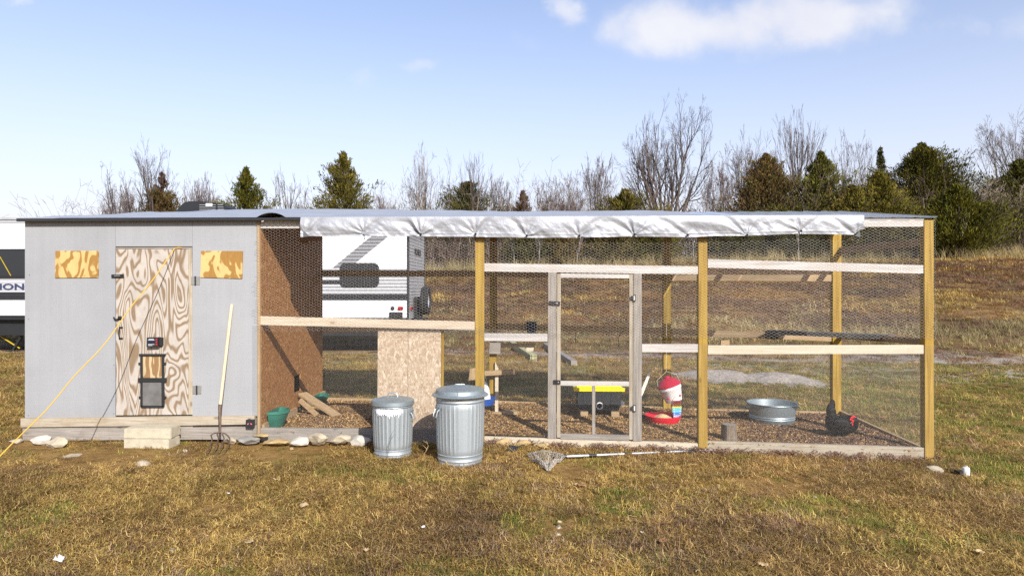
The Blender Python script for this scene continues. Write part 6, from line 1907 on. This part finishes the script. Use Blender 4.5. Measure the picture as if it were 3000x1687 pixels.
# ================================================================== GRASS AND LITTER
def tuft(name, seed, n, rad, Lr, wr, tilt, curl, cols, seg=4, mat='grass', spread_flat=0.0):
    rg = np.random.default_rng(seed)
    V_ = []; F_ = []; C_ = []
    for i in range(n):
        p = np.array([*(rg.normal(0, 1, 2) * rad * 0.6), 0.0 + rg.uniform(0, spread_flat)])
        az = rg.uniform(0, 6.283); el = rg.uniform(*tilt)
        L = rg.uniform(*Lr); w_ = rg.uniform(*wr)
        c_ = np.array(cols[rg.integers(len(cols))]) * rg.uniform(0.7, 1.3)
        k0 = len(V_)
        for s_ in range(seg + 1):
            t = s_ / seg
            d = np.array([math.cos(az) * math.cos(el), math.sin(az) * math.cos(el), math.sin(el)])
            sd = np.array([-math.sin(az), math.cos(az), 0]) 
            ww = w_ * (1 - 0.75 * t) / 2
            V_.append(p - sd * ww); V_.append(p + sd * ww)
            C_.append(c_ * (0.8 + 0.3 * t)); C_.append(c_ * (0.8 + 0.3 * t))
            if s_: F_.append((k0 + 2 * s_ - 2, k0 + 2 * s_ - 1, k0 + 2 * s_ + 1, k0 + 2 * s_))
            p = p + d * L / seg
            p[2] = max(p[2], 0.002)
            az += rg.normal(0, curl); el = 0.8 * el + rg.normal(-0.05, curl * 0.55)
    me = np_mesh(name, np.array(V_), np.array(F_), M_[mat], np.array(C_))
    return bpy.data.objects.new(name, me)

TAN = [(0.54, 0.37, 0.105), (0.68, 0.50, 0.185), (0.39, 0.25, 0.062)]
BRN = [(0.30, 0.175, 0.065), (0.19, 0.098, 0.036), (0.40, 0.255, 0.095), (0.52, 0.365, 0.15)]
PUR = [(0.25, 0.14, 0.078), (0.16, 0.085, 0.048), (0.34, 0.215, 0.125), (0.45, 0.32, 0.19)]
GRN = [(0.16, 0.185, 0.03), (0.22, 0.235, 0.045), (0.11, 0.135, 0.024), (0.34, 0.29, 0.09)]
STR = [(0.50, 0.40, 0.21), (0.42, 0.33, 0.16), (0.34, 0.28, 0.11)]
tufts = bpy.data.collections.new('tuft_kinds')
spec = [('a0', BRN + TAN[:1], 0), ('a1', BRN, 1), ('a2', TAN + BRN[:2], 2), ('a3', TAN, 3), ('a4', PUR + BRN[:2], 4), ('a5', PUR + TAN[:1], 5), ('a6', GRN + TAN[:1], 6), ('a7', GRN, 7)]
for nm, cs, sd in spec:
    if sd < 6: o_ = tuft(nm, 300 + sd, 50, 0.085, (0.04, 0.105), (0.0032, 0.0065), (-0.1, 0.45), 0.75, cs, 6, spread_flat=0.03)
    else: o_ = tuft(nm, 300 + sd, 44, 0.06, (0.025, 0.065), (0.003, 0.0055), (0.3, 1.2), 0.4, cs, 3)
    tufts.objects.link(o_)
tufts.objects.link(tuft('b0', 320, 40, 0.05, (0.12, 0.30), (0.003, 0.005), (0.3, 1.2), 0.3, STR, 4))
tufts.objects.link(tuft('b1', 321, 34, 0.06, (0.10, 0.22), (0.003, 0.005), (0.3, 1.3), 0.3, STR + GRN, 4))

def scatter(name, pts, rot, scl, ind, coll, label, cat):
    me = bpy.data.meshes.new(name)
    me.vertices.add(len(pts)); me.vertices.foreach_set('co', np.asarray(pts, np.float32).ravel())
    a = me.attributes.new('rot', 'FLOAT_VECTOR', 'POINT'); a.data.foreach_set('vector', np.asarray(rot, np.float32).ravel())
    a = me.attributes.new('scl', 'FLOAT_VECTOR', 'POINT'); a.data.foreach_set('vector', np.asarray(scl, np.float32).ravel())
    a = me.attributes.new('ind', 'INT', 'POINT'); a.data.foreach_set('value', np.asarray(ind, np.int32))
    o_ = link_mesh(name, me)
    ng = bpy.data.node_groups.new(name + '_nodes', 'GeometryNodeTree')
    ng.interface.new_socket('Geometry', in_out='INPUT', socket_type='NodeSocketGeometry')
    ng.interface.new_socket('Geometry', in_out='OUTPUT', socket_type='NodeSocketGeometry')
    gi = ng.nodes.new('NodeGroupInput'); go = ng.nodes.new('NodeGroupOutput')
    ci = ng.nodes.new('GeometryNodeCollectionInfo'); ci.inputs['Collection'].default_value = coll
    ci.inputs['Separate Children'].default_value = True; ci.inputs['Reset Children'].default_value = True
    ip = ng.nodes.new('GeometryNodeInstanceOnPoints'); ip.inputs['Pick Instance'].default_value = True
    mp = ng.nodes.new('GeometryNodeMeshToPoints')
    def na(nm, dt):
        n_ = ng.nodes.new('GeometryNodeInputNamedAttribute'); n_.data_type = dt; n_.inputs[0].default_value = nm
        return n_.outputs[0]
    ng.links.new(gi.outputs[0], mp.inputs[0]); ng.links.new(mp.outputs[0], ip.inputs['Points'])
    ng.links.new(ci.outputs[0], ip.inputs['Instance'])
    ng.links.new(na('ind', 'INT'), ip.inputs['Instance Index'])
    ng.links.new(na('rot', 'FLOAT_VECTOR'), ip.inputs['Rotation'])
    ng.links.new(na('scl', 'FLOAT_VECTOR'), ip.inputs['Scale'])
    ng.links.new(ip.outputs[0], go.inputs[0])
    m_ = o_.modifiers.new('scatter', 'NODES'); m_.node_group = ng
    return tag(o_, label, cat, kind='stuff')

def keep_out(x, y):
    """True where grass cannot grow: shed, run, blocks, bins"""
    ins = (x > XL - 0.02) & (x < XR + 0.02) & (y > -0.02) & (y < YB + 0.02)
    for c_, r_ in ((c1, 0.19), (c2, 0.23)):
        ins |= (x - c_.x) ** 2 + (y - c_.y) ** 2 < r_ ** 2
    ins |= (y > -0.24) & (y < 0) & (x > X(640)) & (x < X(1100))
    ins |= (y > -0.36) & (y < 0) & (x < X(205)) & (x > X(30))
    ins |= (x > X(361, -0.2)) & (x < X(499, -0.2)) & (y > -0.31) & (y < 0.02)
    return ins

rg = np.random.default_rng(77)
def wedge(n, y0, y1, margin=0.26):
    """points over the visible ground between two depths, even per area"""
    k0, k1 = y0 + D, y1 + D
    k = np.sqrt(rg.uniform(0, 1, n) * (k1 * k1 - k0 * k0) + k0 * k0)
    ua, ub = uv_dir(0, 800)[0] - margin, uv_dir(3000, 800)[0] + margin
    return rg.uniform(ua, ub, n) * k, k - D

# bare soil patches (px, py, half width px, half height px)
BARE = [(330, 1335, 420, 50), (780, 1330, 240, 34), (160, 1335, 140, 26), (1300, 1330, 120, 20), (1660, 1380, 110, 38), (2280, 1425, 150, 32), (1620, 1545, 70, 26), (640, 1490, 90, 22), (1790, 1540, 60, 16), (150, 1310, 120, 22), (700, 1560, 60, 14), (2740, 1400, 60, 14), (1340, 1530, 70, 14)]
def bare_mask(x, y):
    m_ = np.zeros_like(x)
    th = math.cos(TH); 
    k = (y + D)
    lat = x * math.cos(TH) + k * math.sin(TH); dep = -x * math.sin(TH) + k * math.cos(TH)
    ppx = 1500 + 2000 * lat / dep; ppy = 843.5 + 2000 * (ZC - gz(x, y)) / dep
    for (cx, cy, a, b_) in BARE:
        m_ = np.maximum(m_, np.exp(-(((ppx - cx) / a) ** 2 + ((ppy - cy) / b_) ** 2) * 0.9))
    return m_, ppx, ppy

def grass_field(name, n, y0, y1, s0, s1, label, cat):
    x, y = wedge(n, y0, y1)
    bm_, ppx, ppy = bare_mask(x, y)
    nz_ = fbm(x, y, 1.1, 81, 4); nz2_ = fbm(x, y, 0.5, 91, 4); nz3 = fbm(x, y, 1.7, 97, 3)
    ok = ~keep_out(x, y) & (rg.uniform(0, 1, n) > bm_ * 0.93)
    green = 0.09 + 0.7 * sstep(0.53, 0.66, nz3) + 0.42 * sstep(2.6, 5.5, x) * sstep(-1.6, 0.5, y) + 0.2 * sstep(2.0, 4.5, x) * sstep(-2.6, -0.8, y) + 0.12 * sstep(2.0, 3.2, y) * (1 - sstep(6.5, 8.5, y))
    r_ = rg.uniform(0, 1, n)
    tan_p = sstep(0.42, 0.66, nz_ + 0.16 * (1 - sstep(-4.5, 1.5, x)))
    pur_p = sstep(0.42, 0.6, nz2_ + 0.12 * sstep(-1, 4, x)) * (1 - sstep(-1.6, -0.3, y) * 0.6)
    ind = np.where(r_ < green, 6 + rg.integers(0, 2, n), np.where(rg.uniform(0, 1, n) < tan_p * 0.75, 2 + rg.integers(0, 2, n), np.where(rg.uniform(0, 1, n) < pur_p * 0.8, 4 + rg.integers(0, 2, n), rg.integers(0, 2, n))))
    z = gz(x, y)
    pts = np.stack([x, y, z - 0.004], 1)[ok]
    rot = np.stack([rg.normal(0, 0.12, n), rg.normal(0, 0.12, n), rg.uniform(0, 6.283, n)], 1)[ok]
    sc = rg.uniform(s0, s1, n)[ok]
    sc = sc * (1 - 0.35 * bm_[ok])
    scl = np.stack([sc, sc, sc * rg.uniform(0.7, 1.15, len(sc))], 1)
    return scatter(name, pts, rot, scl, ind[ok], tufts, label, cat)
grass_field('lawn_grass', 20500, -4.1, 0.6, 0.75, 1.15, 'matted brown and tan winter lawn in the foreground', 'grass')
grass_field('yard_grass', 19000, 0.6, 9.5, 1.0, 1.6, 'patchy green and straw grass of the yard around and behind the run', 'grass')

# field grass on the slope: coarser tufts
fld = bpy.data.collections.new('field_kinds')
for nm, cs, sd, Lr in [('f0', [(0.30, 0.155, 0.05), (0.24, 0.125, 0.045), (0.36, 0.21, 0.075)], 0, (0.06, 0.2)), ('f1', [(0.17, 0.095, 0.06), (0.125, 0.068, 0.042), (0.23, 0.14, 0.085)], 1, (0.06, 0.18)), ('f2', TAN, 2, (0.08, 0.22)), ('f3', STR, 3, (0.12, 0.30)), ('f4', GRN + STR[:1], 4, (0.08, 0.2)), ('f5', STR, 5, (0.5, 1.1))]:
    fld.objects.link(tuft(nm, 400 + sd, 34 if sd != 5 else 16, 0.2 if sd != 5 else 0.14, Lr, (0.010, 0.018) if sd != 5 else (0.008, 0.014), (0.25, 1.2) if sd != 5 else (1.0, 1.5), 0.35 if sd != 5 else 0.15, cs, 3, 'field_grass'))
n = 56000
x, y = wedge(n, 9.0, 44)
nzA = fbm(x, y, 0.16, 111, 4); nzB = fbm(x * 0.45, y, 0.45, 121, 3); nzC = fbm(x, y, 0.7, 131, 3)
r_ = rg.uniform(0, 1, n)
pur_p = sstep(0.40, 0.58, nzB); tan_p = sstep(0.5, 0.68, nzA * 0.6 + nzC * 0.4)
straw_p = 0.7 * sstep(0.5, 0.64, nzC) * (sstep(10, 13, y) * (1 - sstep(16, 20, y))) + 0.85 * sstep(33, 36, y)
grn_p = 0.35 * sstep(10, 12, y) * (1 - sstep(14, 17, y)) + 0.05
ind = np.where(r_ < straw_p * 0.8, 3, np.where(rg.uniform(0, 1, n) < grn_p, 4, np.where(rg.uniform(0, 1, n) < pur_p * 0.85, 1, np.where(rg.uniform(0, 1, n) < tan_p, 2, 0))))
trackm = sstep(2.4, 1.0, np.abs(y - 9.0 - (0.5 - fbm(x, y, 0.22, 7)) * 3)) if False else np.clip(1 - np.abs(y - 9.0) / 2.2, 0, 1)
inrv = (x < rv_x1) & (y > RVY - 0.1) & (y < RVY + RVW)
ok = (rg.uniform(0, 1, n) > trackm * 0.85) & ~inrv
pts = np.stack([x, y, gz(x, y) - 0.01], 1)[ok]
rot = np.stack([rg.normal(0, 0.1, n), rg.normal(0, 0.1, n), rg.uniform(0, 6.283, n)], 1)[ok]
sc = (rg.uniform(0.7, 1.3, n) * (0.8 + 0.4 * sstep(12, 30, y)))[ok]
scatter('field_grass', pts, rot, np.stack([sc, sc, sc * 0.85], 1), ind[ok], fld, 'brown and straw coloured grass covering the slope behind', 'grass')
# tall straw along the crest and on the bank
n = 1500
x, y = wedge(n, 31.5, 38)
n2 = 420
xb_, yb_ = wedge(n2, 11.5, 15.5)
keepb = rg.uniform(0, 1, n2) < sstep(2, 9, xb_)
x = np.concatenate([x, xb_[keepb]]); y = np.concatenate([y, yb_[keepb]])
n = len(x)
sc = rg.uniform(0.5, 1.1, n) * np.where(y < 20, 0.6, 1.0)
scatter('tall_straw', np.stack([x, y, gz(x, y) - 0.02], 1), np.stack([np.zeros(n), np.zeros(n), rg.uniform(0, 6.28, n)], 1), np.stack([sc, sc, sc], 1), np.full(n, 5), fld, 'tall dry straw standing along the foot of the wood', 'grass')

# straw clumps of the foreground
n = 60
cl_px = [(1955, 1655, 0.9), (1880, 1668, 0.7), (2050, 1672, 0.8), (2140, 1665, 0.7), (2790, 1592, 0.8), (2840, 1610, 0.6), (2975, 1590, 0.8), (2330, 1350, 0.5), (2290, 1352, 0.45), (2380, 1356, 0.45), (2150, 1340, 0.4), (1990, 1300, 0.4), (2600, 1350, 0.45), (2660, 1352, 0.5), (2690, 1360, 0.4), (1520, 1345, 0.35), (30, 1010, 0.8), (60, 990, 0.7), (640, 1340, 0.4), (860, 1330, 0.35)]
P_, S_, I_ = [], [], []
for (px, py, s_) in cl_px:
    g0 = gp_(px, py)
    P_.append(g0); S_.append((s_, s_, s_ * 0.8)); I_.append(9 if py > 1400 or px < 100 else int(rg.integers(8, 10)))
scatter('straw_clumps', P_, np.stack([np.zeros(len(P_)), np.zeros(len(P_)), rg.uniform(0, 6.28, len(P_))], 1), S_, I_, tufts, 'loose straw coloured grass clumps growing in the lawn', 'grass')

# wood chips and leaf litter of the run
chips = bpy.data.collections.new('chip_kinds')
def chip(name, seed, n, cols):
    rg2 = np.random.default_rng(seed); V_ = []; F_ = []; C_ = []
    for i in range(n):
        c_ = np.array([*(rg2.uniform(-0.1, 0.1, 2)), rg2.uniform(0.002, 0.016)])
        L = rg2.uniform(0.008, 0.034); w_ = rg2.uniform(0.003, 0.010); az = rg2.uniform(0, 6.28)
        d = np.array([math.cos(az), math.sin(az), rg2.normal(0, 0.35)]); s_ = np.array([-math.sin(az), math.cos(az), rg2.normal(0, 0.5)])
        k = len(V_)
        V_ += [c_ - d * L / 2 - s_ * w_ / 2, c_ + d * L / 2 - s_ * w_ / 2, c_ + d * L / 2 + s_ * w_ / 2, c_ - d * L / 2 + s_ * w_ / 2]
        F_.append((k, k + 1, k + 2, k + 3)); C_ += [np.array(cols[rg2.integers(len(cols))]) * rg2.uniform(0.6, 1.35)] * 4
    return bpy.data.objects.new(name, np_mesh(name, np.array(V_), np.array(F_), M_['litter'], np.array(C_)))
LIT = [(0.36, 0.22, 0.095), (0.26, 0.15, 0.065), (0.50, 0.34, 0.16), (0.17, 0.095, 0.045), (0.42, 0.26, 0.10)]
for k in range(4):
    chips.objects.link(chip('c%d' % k, 500 + k, 60, LIT if k < 3 else [(0.2, 0.11, 0.075), (0.3, 0.19, 0.12), (0.13, 0.08, 0.06)]))
n = 3000
x = rg.uniform(XS + 0.12, XR - 0.12, n); y = rg.uniform(0.1, YB - 0.14, n)
z = np.array([fz(a) for a in x])
ind = np.where(rg.uniform(0, 1, n) < 0.15 + 0.6 * sstep(1.5, 4, x), 3, rg.integers(0, 3, n))
one = np.ones(n)
scatter('wood_chip_litter', np.stack([x, y, z], 1), np.stack([0 * one, 0 * one, rg.uniform(0, 6.28, n)], 1), np.stack([one, one, one], 1), ind, chips, 'brown wood chips and leaf litter covering the run floor', 'litter')
# litter washed against the base boards outside
n = 260
x = rg.uniform(X(1400), XR, n); y = -np.abs(rg.normal(0, 0.07, n)) - 0.01
scatter('base_litter', np.stack([x, y, gz(x, y) + 0.012 + rg.uniform(0, 0.03, n)], 1), np.stack([np.full(n, 0.5), np.zeros(n), rg.uniform(0, 6.28, n)], 1), np.full((n, 3), 0.6), np.full(n, 3), chips, 'dead leaves and chips drifted along the base boards', 'litter')
# dry weed stalks
for k, (px, py, h_, lb) in enumerate([(1128, 1352, 0.28, 'thin dry weed stalk in front of the small trash can'), (1243, 1338, 0.14, 'bent pale weed stalk in the gap between the cans'), (1318, 1362, 0.16, 'dry weed stalk in front of the large trash can'), (1090, 1300, 0.16, 'dry reddish weed beside the small trash can'), (2075, 1315, 0.14, 'dry weed at the foot of the second gold post')]):
    g0 = gp_(px, py); rr = random.Random(k)
    t = thing('weed_stalk', lb, 'weed', g0, 'dry weed stalks by the coop')
    pth = [g0]
    for i in range(5): pth.append(pth[-1] + Vector((rr.uniform(-0.01, 0.03), rr.uniform(-0.02, 0.01), h_ / 5)))
    MB().tube(pth, [0.0028, 0.0026, 0.0024, 0.002, 0.0018, 0.0012], 5).build('stem', M_['leaf_tan' if k == 1 else 'bark'], t)
    for i in range(2, 6):
        MB().tube([pth[i], pth[i] + Vector((rr.uniform(-0.04, 0.04), rr.uniform(-0.02, 0.02), rr.uniform(0.01, 0.05)))], [0.0018, 0.001], 4).build('twig', M_['leaf_tan' if k == 1 else 'bark'], t)
